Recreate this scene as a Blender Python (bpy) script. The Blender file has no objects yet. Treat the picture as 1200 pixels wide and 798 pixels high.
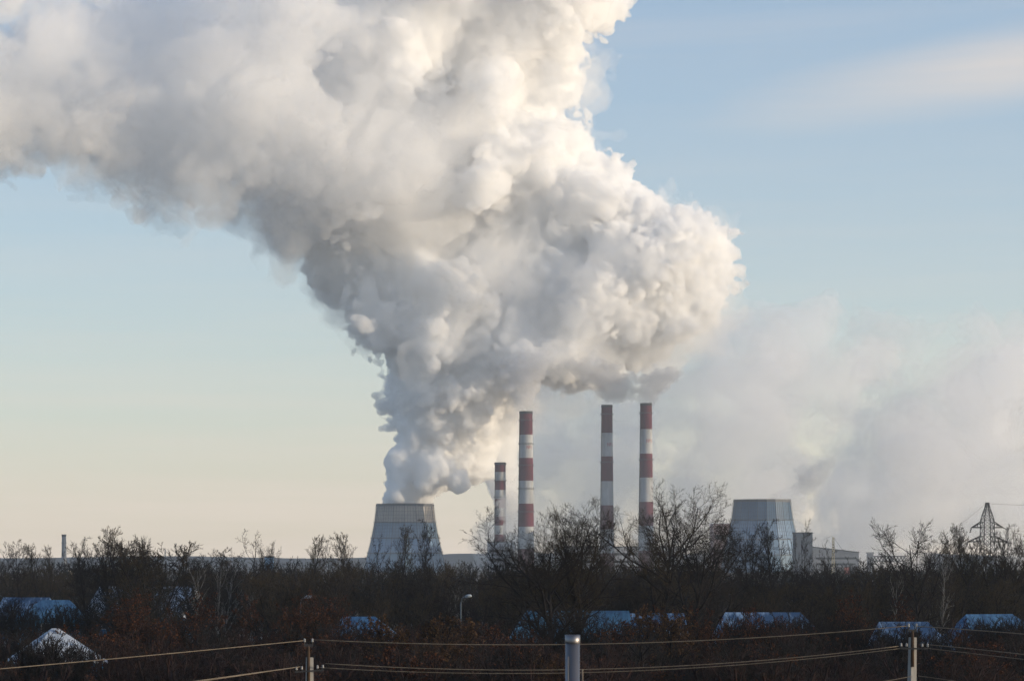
import bpy, bmesh, math, random
import numpy as np
import openvdb
from mathutils import Vector, Matrix

# ------------------------------------------------------------------ scene, camera, light, exposure
scene = bpy.context.scene
C = scene.collection
R = math.radians
F = 3000.0            # focal length in pixels of the 1200 px wide photograph
EYE = 12.0            # camera height above the flat ground
VH = 658.0            # pixel row of the horizon


def at(u, v, Y):
    """The world point seen at pixel (u, v) of the 1200x798 photograph at distance Y."""
    return Vector(((u - 600.0) * Y / F, Y, EYE + (VH - v) * Y / F))


cam_data = bpy.data.cameras.new("camera")
cam = bpy.data.objects.new("camera", cam_data)
C.objects.link(cam)
cam.location = (0, 0, EYE)
cam.rotation_euler = (R(90), 0, 0)
cam_data.sensor_width = 36.0
cam_data.lens = 36.0 * F / 1200.0
cam_data.shift_y = (VH - 399.0) / 1200.0
cam_data.clip_start = 0.5
cam_data.clip_end = 60000
cam_data.dof.use_dof = True
cam_data.dof.focus_distance = 900
cam_data.dof.aperture_fstop = 6.3
scene.camera = cam

SUN_EL, SUN_AZ = 8.5, 103.0        # degrees; azimuth clockwise from the view direction (+Y): the sun stands to the right
world = bpy.data.worlds.new("World")
scene.world = world
world.use_nodes = True
wt = world.node_tree
wt.nodes.clear()
w_out = wt.nodes.new("ShaderNodeOutputWorld")
w_bg = wt.nodes.new("ShaderNodeBackground")
w_sky = wt.nodes.new("ShaderNodeTexSky")
w_sky.sky_type = 'NISHITA'
w_sky.sun_disc = False
w_sky.sun_elevation = R(SUN_EL)
w_sky.sun_rotation = R(SUN_AZ)
w_sky.altitude = 200
w_sky.air_density = 1.0
w_sky.dust_density = 0.7
w_sky.ozone_density = 3.1
w_bg.inputs['Strength'].default_value = 0.145
wt.links.new(w_bg.outputs[0], w_out.inputs['Surface'])


def wn(kind, **kw):
    n = wt.nodes.new(kind)
    for k, v in kw.items():
        setattr(n, k, v)
    return n


# thin high cloud: streaks that follow the direction of view, part of the sky itself, with one broad band climbing to the right
def wm(op, *ins, clamp=False):
    n = wt.nodes.new("ShaderNodeMath")
    n.operation = op
    n.use_clamp = clamp
    for i, v in enumerate(ins):
        if isinstance(v, (int, float)):
            n.inputs[i].default_value = v
        else:
            wt.links.new(v, n.inputs[i])
    return n.outputs[0]


w_tc = wn("ShaderNodeTexCoord")
w_xyz = wn("ShaderNodeSeparateXYZ")
wt.links.new(w_tc.outputs['Generated'], w_xyz.inputs[0])
w_map = wn("ShaderNodeMapping")
w_map.inputs['Rotation'].default_value = (0, R(-6.0), 0)
w_map.inputs['Scale'].default_value = (2.6, 2.6, 24.0)
wt.links.new(w_tc.outputs['Generated'], w_map.inputs['Vector'])
w_noise = wn("ShaderNodeTexNoise")
w_noise.inputs['Scale'].default_value = 1.2
w_noise.inputs['Detail'].default_value = 9.0
w_noise.inputs['Roughness'].default_value = 0.6
w_noise.inputs['Distortion'].default_value = 0.4
wt.links.new(w_map.outputs[0], w_noise.inputs['Vector'])
w_ramp = wn("ShaderNodeMapRange")
w_ramp.inputs['From Min'].default_value = 0.42
w_ramp.inputs['From Max'].default_value = 0.75
w_ramp.inputs['To Min'].default_value = 0.0
w_ramp.inputs['To Max'].default_value = 0.30
wt.links.new(w_noise.outputs['Fac'], w_ramp.inputs['Value'])
w_mid = wm('ADD', wm('MULTIPLY', w_xyz.outputs['X'], 0.13), wm('ADD', 0.160, wm('MULTIPLY', wm('SUBTRACT', w_noise.outputs['Fac'], 0.5), 0.02)))
w_d = wm('DIVIDE', wm('SUBTRACT', w_xyz.outputs['Z'], w_mid), wm('ADD', 0.013, wm('MULTIPLY', w_xyz.outputs['X'], 0.02)))
w_band = wm('MULTIPLY', wm('POWER', 2.718, wm('MULTIPLY', wm('MULTIPLY', w_d, w_d), -1.0)), wm('MULTIPLY', wm('ADD', w_xyz.outputs['X'], 0.02), 5.0, clamp=True))
w_low = wm('MULTIPLY', wm('POWER', 2.718, wm('MULTIPLY', wm('ABSOLUTE', w_xyz.outputs['Z']), -7.8)), 0.80)   # the milky air low over the horizon
w_fac = wm('MAXIMUM', wm('MAXIMUM', w_ramp.outputs[0], wm('MULTIPLY', w_band, wm('ADD', 0.32, wm('MULTIPLY', w_noise.outputs['Fac'], 0.55)))), w_low, clamp=True)
w_map2 = wn("ShaderNodeMapping")
w_map2.inputs['Rotation'].default_value = (0, R(-7.5), 0)
w_map2.inputs['Scale'].default_value = (3.5, 3.5, 70.0)
wt.links.new(w_tc.outputs['Generated'], w_map2.inputs['Vector'])
w_fib = wn("ShaderNodeTexNoise")
w_fib.inputs['Scale'].default_value = 1.6
w_fib.inputs['Detail'].default_value = 10.0
w_fib.inputs['Roughness'].default_value = 0.62
wt.links.new(w_map2.outputs[0], w_fib.inputs['Vector'])
w_fac = wm('MULTIPLY', w_fac, wm('ADD', 0.62, wm('MULTIPLY', w_fib.outputs['Fac'], 0.76)), clamp=True)
w_cloud = wn("ShaderNodeMixRGB")
w_cloud.inputs['Color2'].default_value = (3.7, 3.15, 2.7, 1)
wt.links.new(w_fac, w_cloud.inputs['Fac'])
wt.links.new(w_sky.outputs[0], w_cloud.inputs['Color1'])
wt.links.new(w_cloud.outputs[0], w_bg.inputs['Color'])

sun_data = bpy.data.lights.new("sun", 'SUN')
sun_data.energy = 2.6
sun_data.angle = R(0.5)
sun_data.color = (1.0, 0.82, 0.59)
sun = bpy.data.objects.new("sun", sun_data)
C.objects.link(sun)
to_sun = Vector((math.sin(R(SUN_AZ)) * math.cos(R(SUN_EL)), math.cos(R(SUN_AZ)) * math.cos(R(SUN_EL)), math.sin(R(SUN_EL))))
sun.rotation_euler = to_sun.to_track_quat('Z', 'Y').to_euler()
sun.location = to_sun * 500

scene.view_settings.view_transform = 'Standard'
scene.view_settings.look = 'None'
scene.view_settings.exposure = 0.8
scene.view_settings.gamma = 1.0
scene.render.engine = 'CYCLES'
cy = scene.cycles
cy.max_bounces = 64
cy.diffuse_bounces = 3
cy.glossy_bounces = 2
cy.transmission_bounces = 4
cy.volume_bounces = 44
cy.transparent_max_bounces = 48
cy.use_denoising = True
cy.use_adaptive_sampling = True
cy.adaptive_threshold = 0.028
cy.sample_clamp_indirect = 8.0


# ------------------------------------------------------------------ helpers
def tag(o, label=None, cat=None, group=None, kind=None):
    if label:
        o["label"] = label
    if cat:
        o["category"] = cat
    if group:
        o["group"] = group
    if kind:
        o["kind"] = kind
    return o


def link_mesh(name, me, mat=None, parent=None):
    o = bpy.data.objects.new(name, me)
    C.objects.link(o)
    if mat is not None and not me.materials:
        for m in (mat if isinstance(mat, (list, tuple)) else [mat]):
            me.materials.append(m)
    if parent is not None:
        o.parent = parent
    return o


def empty(name, loc=(0, 0, 0), rz=0.0):
    o = bpy.data.objects.new(name, None)
    o.empty_display_size = 0.5
    C.objects.link(o)
    o.location = loc
    o.rotation_euler = (0, 0, rz)
    return o


def mesh_from(name, verts, faces, smooth=False):
    me = bpy.data.meshes.new(name)
    verts = np.asarray(verts, dtype=np.float32)
    faces = np.asarray(faces, dtype=np.int32)
    n, k = faces.shape
    me.vertices.add(len(verts))
    me.vertices.foreach_set("co", verts.ravel())
    me.loops.add(n * k)
    me.loops.foreach_set("vertex_index", faces.ravel())
    me.polygons.add(n)
    me.polygons.foreach_set("loop_start", np.arange(0, n * k, k, dtype=np.int32))
    me.polygons.foreach_set("loop_total", np.full(n, k, dtype=np.int32))
    me.polygons.foreach_set("use_smooth", np.full(n, smooth, dtype=bool))
    me.update(calc_edges=True)
    return me


class Mat:
    """A small wrapper for building node materials."""

    def __init__(self, name):
        self.m = bpy.data.materials.new(name)
        self.m.use_nodes = True
        self.t = self.m.node_tree
        self.t.nodes.clear()
        self.out = self.t.nodes.new("ShaderNodeOutputMaterial")

    def n(self, kind, ins=None, **kw):
        x = self.t.nodes.new(kind)
        for k, v in kw.items():
            setattr(x, k, v)
        for k, v in (ins or {}).items():
            s = x.inputs[k]
            if hasattr(v, "is_output") or isinstance(v, bpy.types.NodeSocket):
                self.t.links.new(v, s)
            else:
                s.default_value = v
        return x

    def l(self, a, b):
        self.t.links.new(a, b)

# ------------------------------------------------------------------ steam: real volumes inside billowing hulls
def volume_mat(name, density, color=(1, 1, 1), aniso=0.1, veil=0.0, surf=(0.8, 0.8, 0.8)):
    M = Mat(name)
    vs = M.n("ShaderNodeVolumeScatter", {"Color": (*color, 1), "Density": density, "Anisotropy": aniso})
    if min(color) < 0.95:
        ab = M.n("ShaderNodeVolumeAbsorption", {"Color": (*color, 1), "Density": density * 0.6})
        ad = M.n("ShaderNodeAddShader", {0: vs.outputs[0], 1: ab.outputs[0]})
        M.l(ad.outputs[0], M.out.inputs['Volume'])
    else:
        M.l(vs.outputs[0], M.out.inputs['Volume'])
    if veil > 0:
        tr = M.n("ShaderNodeBsdfTransparent")
        df = M.n("ShaderNodeBsdfDiffuse", {"Color": (*surf, 1)})
        mx = M.n("ShaderNodeMixShader", {"Fac": veil, 1: tr.outputs[0], 2: df.outputs[0]})
        M.l(mx.outputs[0], M.out.inputs['Surface'])
    M.m.cycles.homogeneous_volume = True
    return M.m


def band_noise(shape, vox, lam, rng, stretch=(1, 1, 1)):
    """Band limited gaussian noise of wavelength lam metres on a grid."""
    f = np.fft.rfftn(rng.standard_normal(shape).astype(np.float32))
    kx = np.fft.fftfreq(shape[0], vox)[:, None, None] * stretch[0]
    ky = np.fft.fftfreq(shape[1], vox)[None, :, None] * stretch[1]
    kz = np.fft.rfftfreq(shape[2], vox)[None, None, :] * stretch[2]
    k = np.sqrt(kx * kx + ky * ky + kz * kz)
    k0 = 1.0 / lam
    f *= np.exp(-((k - k0) / (0.38 * k0)) ** 2)
    n = np.fft.irfftn(f, s=shape, axes=(0, 1, 2)).astype(np.float32)
    return n / n.std()


def hull(name, lobes, Y0, vox, octaves, seed, soft=12.0, grow=0.0, amp_ref=55.0, pad=70.0, zmin=None, crumb=200):
    """A closed billowing mesh around lobes (u, v, r, dy) given in photograph pixels at distance Y0 + dy."""
    rng = np.random.default_rng(seed)
    P = np.array([(*at(u, v, Y0 + dy), r * (Y0 + dy) / F) for u, v, r, dy in lobes], dtype=np.float32)
    lo = (P[:, :3] - P[:, 3:4]).min(0) - pad
    hi = (P[:, :3] + P[:, 3:4]).max(0) + pad
    shape = tuple(int(s) for s in np.ceil((hi - lo) / vox))
    acc = np.zeros(shape, np.float32)
    rad = np.zeros(shape, np.float32)
    ax = [lo[i] + vox * np.arange(shape[i], dtype=np.float32) for i in range(3)]
    for x, y, z, r in P:
        k = max(3.0, soft * min(1.0, r / 45.0))
        reach = r + pad + 5 * soft
        sl = []
        for i, c in enumerate((x, y, z)):
            a = max(0, int((c - reach - lo[i]) / vox))
            b = min(shape[i], int((c + reach - lo[i]) / vox) + 2)
            sl.append(slice(a, b))
        d = np.sqrt((ax[0][sl[0]][:, None, None] - x) ** 2 + (ax[1][sl[1]][None, :, None] - y) ** 2 + (ax[2][sl[2]][None, None, :] - z) ** 2) - r
        w = np.exp(np.clip(-d / k, -30, 12))
        acc[tuple(sl)] += w
        rad[tuple(sl)] += w * r
    sd = np.where(acc > 1e-12, -soft * np.log(np.maximum(acc, 1e-12)), 300.0)
    amp = np.clip(np.where(acc > 1e-12, rad / np.maximum(acc, 1e-12), amp_ref) / amp_ref, 0.5, 1.5)
    del acc, rad
    disp = np.zeros(shape, np.float32)
    patch = np.clip(0.85 + 0.55 * band_noise(shape, vox, octaves[0][0] * 0.6, rng), 0.65, 1.7)      # calm and turbulent stretches
    for lam, A, billow in octaves:
        n = band_noise(shape, vox, lam, rng)
        if billow:
            n = np.abs(n) * 1.25 - 1.0
        g = np.minimum(amp * (amp_ref / max(lam * 0.5, 1)) ** 0.0, 1.5) if lam > 30 else np.minimum(amp * 1.6, 1.0)
        disp += A * g * n * (patch if lam < 60 else 1.0)
    sd -= disp + grow
    if zmin is not None:
        sd = np.maximum(sd, (zmin - ax[2])[None, None, :])
    for i in range(3):
        ix = [slice(None)] * 3
        for e in (0, -1):
            ix[i] = e
            sd[tuple(ix)] = np.maximum(sd[tuple(ix)], 5.0)
    g = openvdb.FloatGrid(300.0)
    g.copyFromArray(sd)
    p, q = g.convertToQuads(0.0)
    p = p * vox + lo
    # keep the large islands only, drop crumbs
    n = len(p)
    lab = np.arange(n)
    e0 = np.concatenate([q[:, 0], q[:, 1], q[:, 2], q[:, 3]])
    e1 = np.concatenate([q[:, 1], q[:, 2], q[:, 3], q[:, 0]])
    while True:
        la, lb = lab[e0], lab[e1]
        m = la != lb
        if not m.any():
            break
        lo_, hi_ = np.minimum(la[m], lb[m]), np.maximum(la[m], lb[m])
        np.minimum.at(lab, hi_, lo_)
        while True:
            l2 = lab[lab]
            if (l2 == lab).all():
                break
            lab = l2
    ids, inv, cnt = np.unique(lab, return_inverse=True, return_counts=True)
    big = cnt[inv] >= max(crumb, cnt.max() * 0.04)
    q = q[big[q[:, 0]]]
    used = np.unique(q)
    remap = np.zeros(n, np.int64)
    remap[used] = np.arange(len(used))
    return mesh_from(name, p[used], remap[q], True)


MAIN = [
    # the column above the left cooling tower
    (477, 598, 25, 0), (474, 588, 21, 0), (485, 573, 21, 5), (498, 550, 27, 0), (503, 528, 30, -8), (520, 500, 36, 5), (510, 478, 26, -16), (526, 465, 42, -6), (515, 430, 38, -18), (524, 440, 44, 8), (514, 404, 42, 0),
    (552, 396, 46, -10), (552, 450, 38, -20), (530, 525, 30, 14), (474, 545, 13, -14), (488, 526, 16, -14), (494, 452, 20, -20), (492, 500, 18, -24), (560, 425, 42, 10), (524, 550, 22, 20), (497, 580, 15, 12), (545, 500, 30, 20), (545, 540, 20, 26), (492, 405, 24, -20), (466, 548, 8, -18), (485, 470, 14, -20),
    (540, 540, 18, 30), (560, 510, 30, 30), (570, 470, 34, 30), (560, 545, 22, 34), (478, 430, 18, -10), (472, 565, 12, -8),
    # body over the chimneys
    (560, 370, 72, 0), (520, 340, 70, -20), (415, 301, 40, -14), (396, 306, 28, -20), (455, 305, 54, -25), (404, 338, 28, 20), (385, 330, 22, 24), (432, 350, 30, 25), (470, 372, 42, 10),
    (600, 320, 85, 0), (655, 335, 74, -25), (705, 355, 62, 10), (758, 335, 54, -15), (802, 345, 42, 15), (816, 286, 30, 0), (802, 262, 20, 8), (832, 306, 15, 5), (785, 290, 34, -20), (740, 258, 37, 0), (760, 300, 42, -30),
    (695, 258, 50, 15), (640, 240, 68, -15), (580, 235, 84, 10), (500, 220, 84, -20), (430, 200, 80, 10), (380, 185, 74, 25), (374, 225, 44, 30),
    (505, 60, 90, 0), (562, 110, 70, 10), (588, 45, 60, 0), (636, 58, 30, -10), (660, 68, 16, -15), (622, 15, 32, 10), (580, -30, 78, 0), (520, -20, 84, 0), (470, 110, 80, 10),
    (592, 150, 44, 0), (636, 190, 48, 10), (676, 214, 30, -10), (618, 142, 26, 6),
    # underside
    (640, 392, 44, 20), (700, 388, 42, 0), (750, 386, 40, 20), (800, 378, 36, 10), (826, 362, 22, 0), (600, 400, 40, 20), (775, 404, 22, 10), (690, 408, 24, 20),
]
rngk = random.Random(12)
KNOBS = []
EDGE = [(461, 586), (464, 570), (470, 554), (462, 541), (474, 526), (484, 506), (487, 490), (478, 470), (470, 450), (466, 426), (466, 405), (452, 390), (430, 374), (404, 358)]
for k in range(64):       # small knobs curling along the column's shaded side
    t = (k + rngk.random()) / 64 * (len(EDGE) - 1.001)
    i = int(t)
    u = EDGE[i][0] + (EDGE[i + 1][0] - EDGE[i][0]) * (t - i)
    v = EDGE[i][1] + (EDGE[i + 1][1] - EDGE[i][1]) * (t - i)
    r = rngk.uniform(4.5, 12.5) * (0.7 if v > 560 else 1)
    KNOBS.append((u + r * rngk.uniform(-0.2, 0.7), min(v + rngk.uniform(-4, 4), 583), r, rngk.uniform(-34, 20)))
for k in range(40):       # and on the face of the column
    v = rngk.uniform(400, 570)
    r = rngk.uniform(6, 13)
    KNOBS.append((rngk.uniform(488, 540), v, r, -30 - r * 0.6 + rngk.uniform(-8, 8) + (v - 480) * 0.06))
DRIFT = [
    (300, 142, 74, 20), (240, 176, 50, 10), (225, 146, 62, -10), (170, 158, 48, 15), (200, 110, 78, 20), (115, 112, 68, 0), (50, 90, 64, 30), (-40, 80, 80, 10), (-110, 60, 90, 20), (20, 120, 40, 10), (140, 195, 26, 10), (195, 205, 34, 0),
    (300, 70, 84, -20), (400, 90, 96, 15), (430, 190, 80, 10), (380, 190, 74, 25), (374, 230, 46, 30), (345, 235, 40, 10), (500, 100, 95, -15), (500, -20, 90, 0), (400, -25, 84, 10), (320, 20, 66, 30), (130, 60, 66, 40), (60, 45, 46, 40), (220, 45, 64, 0), (140, 20, 44, 10), (480, 200, 80, 0),
]
DRIFT = [(u, v, r, dy - 0.40 * max(0, 560 - u)) for u, v, r, dy in DRIFT]      # the wind carries it towards the camera as well as to the left
main_oct = [(200, 16, False), (95, 11, False), (46, 7.5, True), (23, 7.0, True), (11.5, 4.6, True)]
core_m = volume_mat("steam_dense", 0.12, (0.994, 0.993, 0.99), 0.0, veil=0.04)
veil_m = volume_mat("steam_thin", 0.012, (0.99, 0.99, 0.99), 0.0)
COLUMN = [l for l in MAIN[:32] if l[1] >= 398] + KNOBS
BODY = [l for l in MAIN[:32] if l[1] < 480] + MAIN[32:]
pl = link_mesh("steam_plume", hull("steam_plume", BODY, 3000, 3.0, main_oct, 5, grow=2), core_m)
column_m = volume_mat("steam_column", 0.22, (0.994, 0.993, 0.99), 0.0, veil=0.04)
link_mesh("column", hull("column", COLUMN, 3000, 2.2, [(90, 8, False), (46, 6, True), (24, 6, True), (12, 4.2, True), (7, 2.2, True)], 15, zmin=at(0, 592, 3000).z, grow=1, soft=9), column_m, pl)
tag(pl, "huge billowing white steam plume rising from left cooling tower to the upper left", "steam plume")
BILLOW = [(740, 262, 34, -20), (760, 295, 36, -34), (785, 290, 32, -26), (816, 284, 28, -6), (802, 262, 18, 2), (830, 306, 15, 0), (806, 330, 34, 0), (770, 340, 40, -30), (735, 330, 36, -46), (718, 288, 30, -46), (820, 350, 22, 0), (785, 370, 30, -16), (745, 375, 34, -30), (700, 345, 36, -56)]
link_mesh("billow", hull("billow", BILLOW, 3000, 2.6, [(90, 6, False), (46, 6, True), (24, 6, True), (12, 4.0, True), (7, 2.0, True)], 27, grow=0, soft=8), column_m, pl)
drift_m = volume_mat("steam_drifting", 0.024, (0.994, 0.993, 0.99), 0.0, veil=0.03)
link_mesh("drift", hull("drift", DRIFT, 3000, 3.6, [(220, 18, False), (110, 12, False), (52, 9, True), (26, 8, True), (13, 5, True)], 13, grow=1), drift_m, pl)
link_mesh("veil", hull("veil", MAIN[32:] + DRIFT, 3000, 4.4, [(150, 24, False), (70, 16, False), (34, 12, False), (17, 8, False)], 11, grow=2), veil_m, pl)

GREY = [(596, 590, 14, 0), (592, 575, 18, 0), (586, 556, 22, 5), (582, 535, 24, -5), (580, 510, 27, 0), (572, 485, 28, 5), (586, 480, 28, 0), (578, 458, 30, -8), (570, 440, 26, 0), (592, 440, 34, 6), (600, 500, 22, 14), (560, 520, 18, 14)]
grey_m = volume_mat("steam_grey", 0.09, (0.985, 0.985, 0.985), 0.0, veil=0.03)
o = link_mesh("steam_plume", hull("steam_plume", GREY, 3090, 2.2, [(60, 9, True), (28, 6, True), (13, 3.2, True), (7, 1.6, True)], 21, amp_ref=28, pad=45, soft=8), grey_m)
tag(o, "greyish steam column rising behind the shortest smokestack", "steam plume")

puff_m = volume_mat("steam_puff", 0.04, (0.985, 0.985, 0.985), 0.25, veil=0.03)
o = link_mesh("steam_puff", hull("steam_puff", [(596, 606, 9, 0), (600, 598, 10, 0), (594, 592, 9, 0), (602, 618, 8, 0), (598, 585, 9, 0), (607, 628, 10, 0), (600, 640, 12, 0)], 2925, 1.4, [(30, 4, True), (13, 2.6, True), (6, 1.2, True)], 31, amp_ref=10, pad=25, soft=5), puff_m)
tag(o, "small white steam puff hugging the shortest smokestack's right side", "steam puff")

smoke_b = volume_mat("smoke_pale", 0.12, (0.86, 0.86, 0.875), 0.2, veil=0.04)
o = link_mesh("smoke_plume", hull("smoke_plume", [(616.5, 479, 5.5, 0), (615, 474, 7, 0), (613, 468, 9, 0), (620, 466, 7, 0), (610, 458, 10, 0), (622, 456, 8, 0), (605, 447, 11, 0), (618, 444, 10, 0), (625, 440, 10, 0), (600, 436, 11, 0), (612, 430, 14, 0), (628, 428, 14, 0)], 2896, 1.3, [(26, 5, True), (13, 3.4, True), (6.5, 1.7, True)], 41, amp_ref=10, pad=25, soft=4, zmin=at(0, 482.2, 2896).z), smoke_b)
tag(o, "ragged pale smoke leaving the widest smokestack marked №1", "smoke plume", "smoke plumes over the tall smokestacks")
smoke_c = volume_mat("smoke_shade_grey", 0.075, (0.56, 0.58, 0.63), 0.2, veil=0.04)  # grey absorption stands in for the shade on the steam of two stacks
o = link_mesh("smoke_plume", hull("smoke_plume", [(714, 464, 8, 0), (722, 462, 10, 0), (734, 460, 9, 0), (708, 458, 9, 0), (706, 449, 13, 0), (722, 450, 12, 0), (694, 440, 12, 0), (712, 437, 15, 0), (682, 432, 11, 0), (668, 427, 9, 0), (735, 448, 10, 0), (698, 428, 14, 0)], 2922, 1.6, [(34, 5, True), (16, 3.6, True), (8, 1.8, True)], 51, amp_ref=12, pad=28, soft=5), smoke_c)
tag(o, "stack steam with dark grey shade coloured in, trailing left above the №2 smokestack", "smoke plume", "smoke plumes over the tall smokestacks")
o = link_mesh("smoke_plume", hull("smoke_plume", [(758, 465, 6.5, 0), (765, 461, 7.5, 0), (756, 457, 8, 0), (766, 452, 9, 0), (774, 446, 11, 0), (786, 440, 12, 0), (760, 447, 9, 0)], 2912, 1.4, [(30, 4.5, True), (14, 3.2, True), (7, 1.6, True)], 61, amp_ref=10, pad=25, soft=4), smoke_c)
tag(o, "small puff of stack steam, its dark grey shade coloured in, just above the №3 smokestack", "smoke plume", "smoke plumes over the tall smokestacks")

rngc = random.Random(8)
CLOUD = []
for k in range(62):
    u = 590 + 660 * (k + rngc.random()) / 62
    CLOUD.append((u, rngc.uniform(400, 645) - max(0, (760 - u)) * 0.1, rngc.uniform(28, 58), rngc.uniform(-100, 100) if u < 960 else rngc.uniform(-340, 500)))
cloud_m = volume_mat("steam_drift", 0.008, (1.0, 0.968, 0.955), 0.0, veil=0.012, surf=(0.6, 0.6, 0.6))
o = link_mesh("steam_cloud", hull("steam_cloud", CLOUD, 3400, 6.0, [(220, 30, False), (100, 24, False), (48, 14, True), (24, 8, True)], 71, amp_ref=50, soft=16), cloud_m)
tag(o, "broad thin steam cloud drifting low behind the smokestacks to the right edge", "steam cloud")
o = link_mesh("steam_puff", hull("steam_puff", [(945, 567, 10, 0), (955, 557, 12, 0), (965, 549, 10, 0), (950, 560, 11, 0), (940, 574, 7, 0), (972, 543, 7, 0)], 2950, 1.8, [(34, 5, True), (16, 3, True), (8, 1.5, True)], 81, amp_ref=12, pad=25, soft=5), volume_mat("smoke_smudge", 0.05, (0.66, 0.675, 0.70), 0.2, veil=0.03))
tag(o, "dark grey smoke smudge hanging above and right of the right cooling tower", "smoke puff")
o = link_mesh("steam_puff", hull("steam_puff", [(905, 587, 5, 0), (915, 585, 6, 0), (922, 583, 6, 0), (930, 580, 8, 6), (940, 584, 9, 8), (936, 594, 9, 10)], 2890, 1.6, [(24, 4, True), (12, 2.4, True), (6, 1.2, True)], 91, amp_ref=8, pad=22, soft=4), puff_m)
tag(o, "low white steam wisp curling over the right cooling tower's rim", "steam puff")

# ------------------------------------------------------------------ ground and hills
def surf_mat(name, color, rough=0.85, var=0.25, scale=3.0, metallic=0.0, color2=None, bump=0.0, detail=6.0, spec=0.3, coord='Object', stretch=(1, 1, 1), lo=0.35, hi=0.65):
    """A Principled material whose colour wanders between two tones over a noise pattern."""
    M = Mat(name)
    tc = M.n("ShaderNodeTexCoord")
    mp = M.n("ShaderNodeMapping", {"Vector": tc.outputs[coord], "Scale": stretch})
    nz = M.n("ShaderNodeTexNoise", {"Vector": mp.outputs[0], "Scale": scale, "Detail": detail, "Roughness": 0.6})
    mr = M.n("ShaderNodeMapRange", {"Value": nz.outputs['Fac'], "From Min": lo, "From Max": hi})
    c2 = color2 or tuple(c * (1 - var) for c in color)
    c1 = color if color2 else tuple(min(1, c * (1 + var * 0.6)) for c in color)
    mx = M.n("ShaderNodeMixRGB", {"Fac": mr.outputs[0], "Color1": (*c1, 1), "Color2": (*c2, 1)})
    bs = M.n("ShaderNodeBsdfPrincipled", {"Base Color": mx.outputs[0], "Roughness": rough, "Metallic": metallic, "Specular IOR Level": spec})
    if bump:
        bp = M.n("ShaderNodeBump", {"Height": nz.outputs['Fac'], "Strength": bump, "Distance": 0.1})
        M.l(bp.outputs[0], bs.inputs['Normal'])
    M.l(bs.outputs[0], M.out.inputs['Surface'])
    return M.m


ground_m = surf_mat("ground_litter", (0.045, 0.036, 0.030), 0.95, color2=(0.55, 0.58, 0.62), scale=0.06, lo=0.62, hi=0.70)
nx, ny = 60, 90
gx = np.linspace(-3600, 3600, nx)
gy = np.concatenate([np.linspace(-50, 1200, ny // 2), np.linspace(1350, 8000, ny - ny // 2)])
gv = np.array([(x, y, 0.0) for y in gy for x in gx])
gf = np.array([(j * nx + i, j * nx + i + 1, (j + 1) * nx + i + 1, (j + 1) * nx + i) for j in range(len(gy) - 1) for i in range(nx - 1)])
gv[:, 2] = np.where(gv[:, 1] > 20, 0.25 * np.sin(gv[:, 0] * 0.05) * np.cos(gv[:, 1] * 0.037), 0)
go = link_mesh("ground", mesh_from("ground", gv, gf, True), ground_m)
go["kind"] = "structure"

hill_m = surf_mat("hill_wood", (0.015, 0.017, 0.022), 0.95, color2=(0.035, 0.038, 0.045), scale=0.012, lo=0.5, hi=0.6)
hv, hf = [], []
xs = np.linspace(-3400, 3400, 260)
rr = random.Random(3)
prof = 26 + 7 * np.sin(xs * 0.0021 + 0.4) + 4 * np.sin(xs * 0.0071 + 2) + np.array([rr.uniform(-1.2, 1.2) for _ in xs])
for i, x in enumerate(xs):
    hv += [(x, 5600, -1.0), (x, 6000, prof[i]), (x, 7200, prof[i] + 4), (x, 7800, -1.0)]
for i in range(len(xs) - 1):
    for k in range(3):
        a = i * 4 + k
        hf.append((a, a + 4, a + 5, a + 1))
ho_ = link_mesh("hills", mesh_from("hills", hv, hf, True), hill_m)
ho_["kind"] = "structure"


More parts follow.
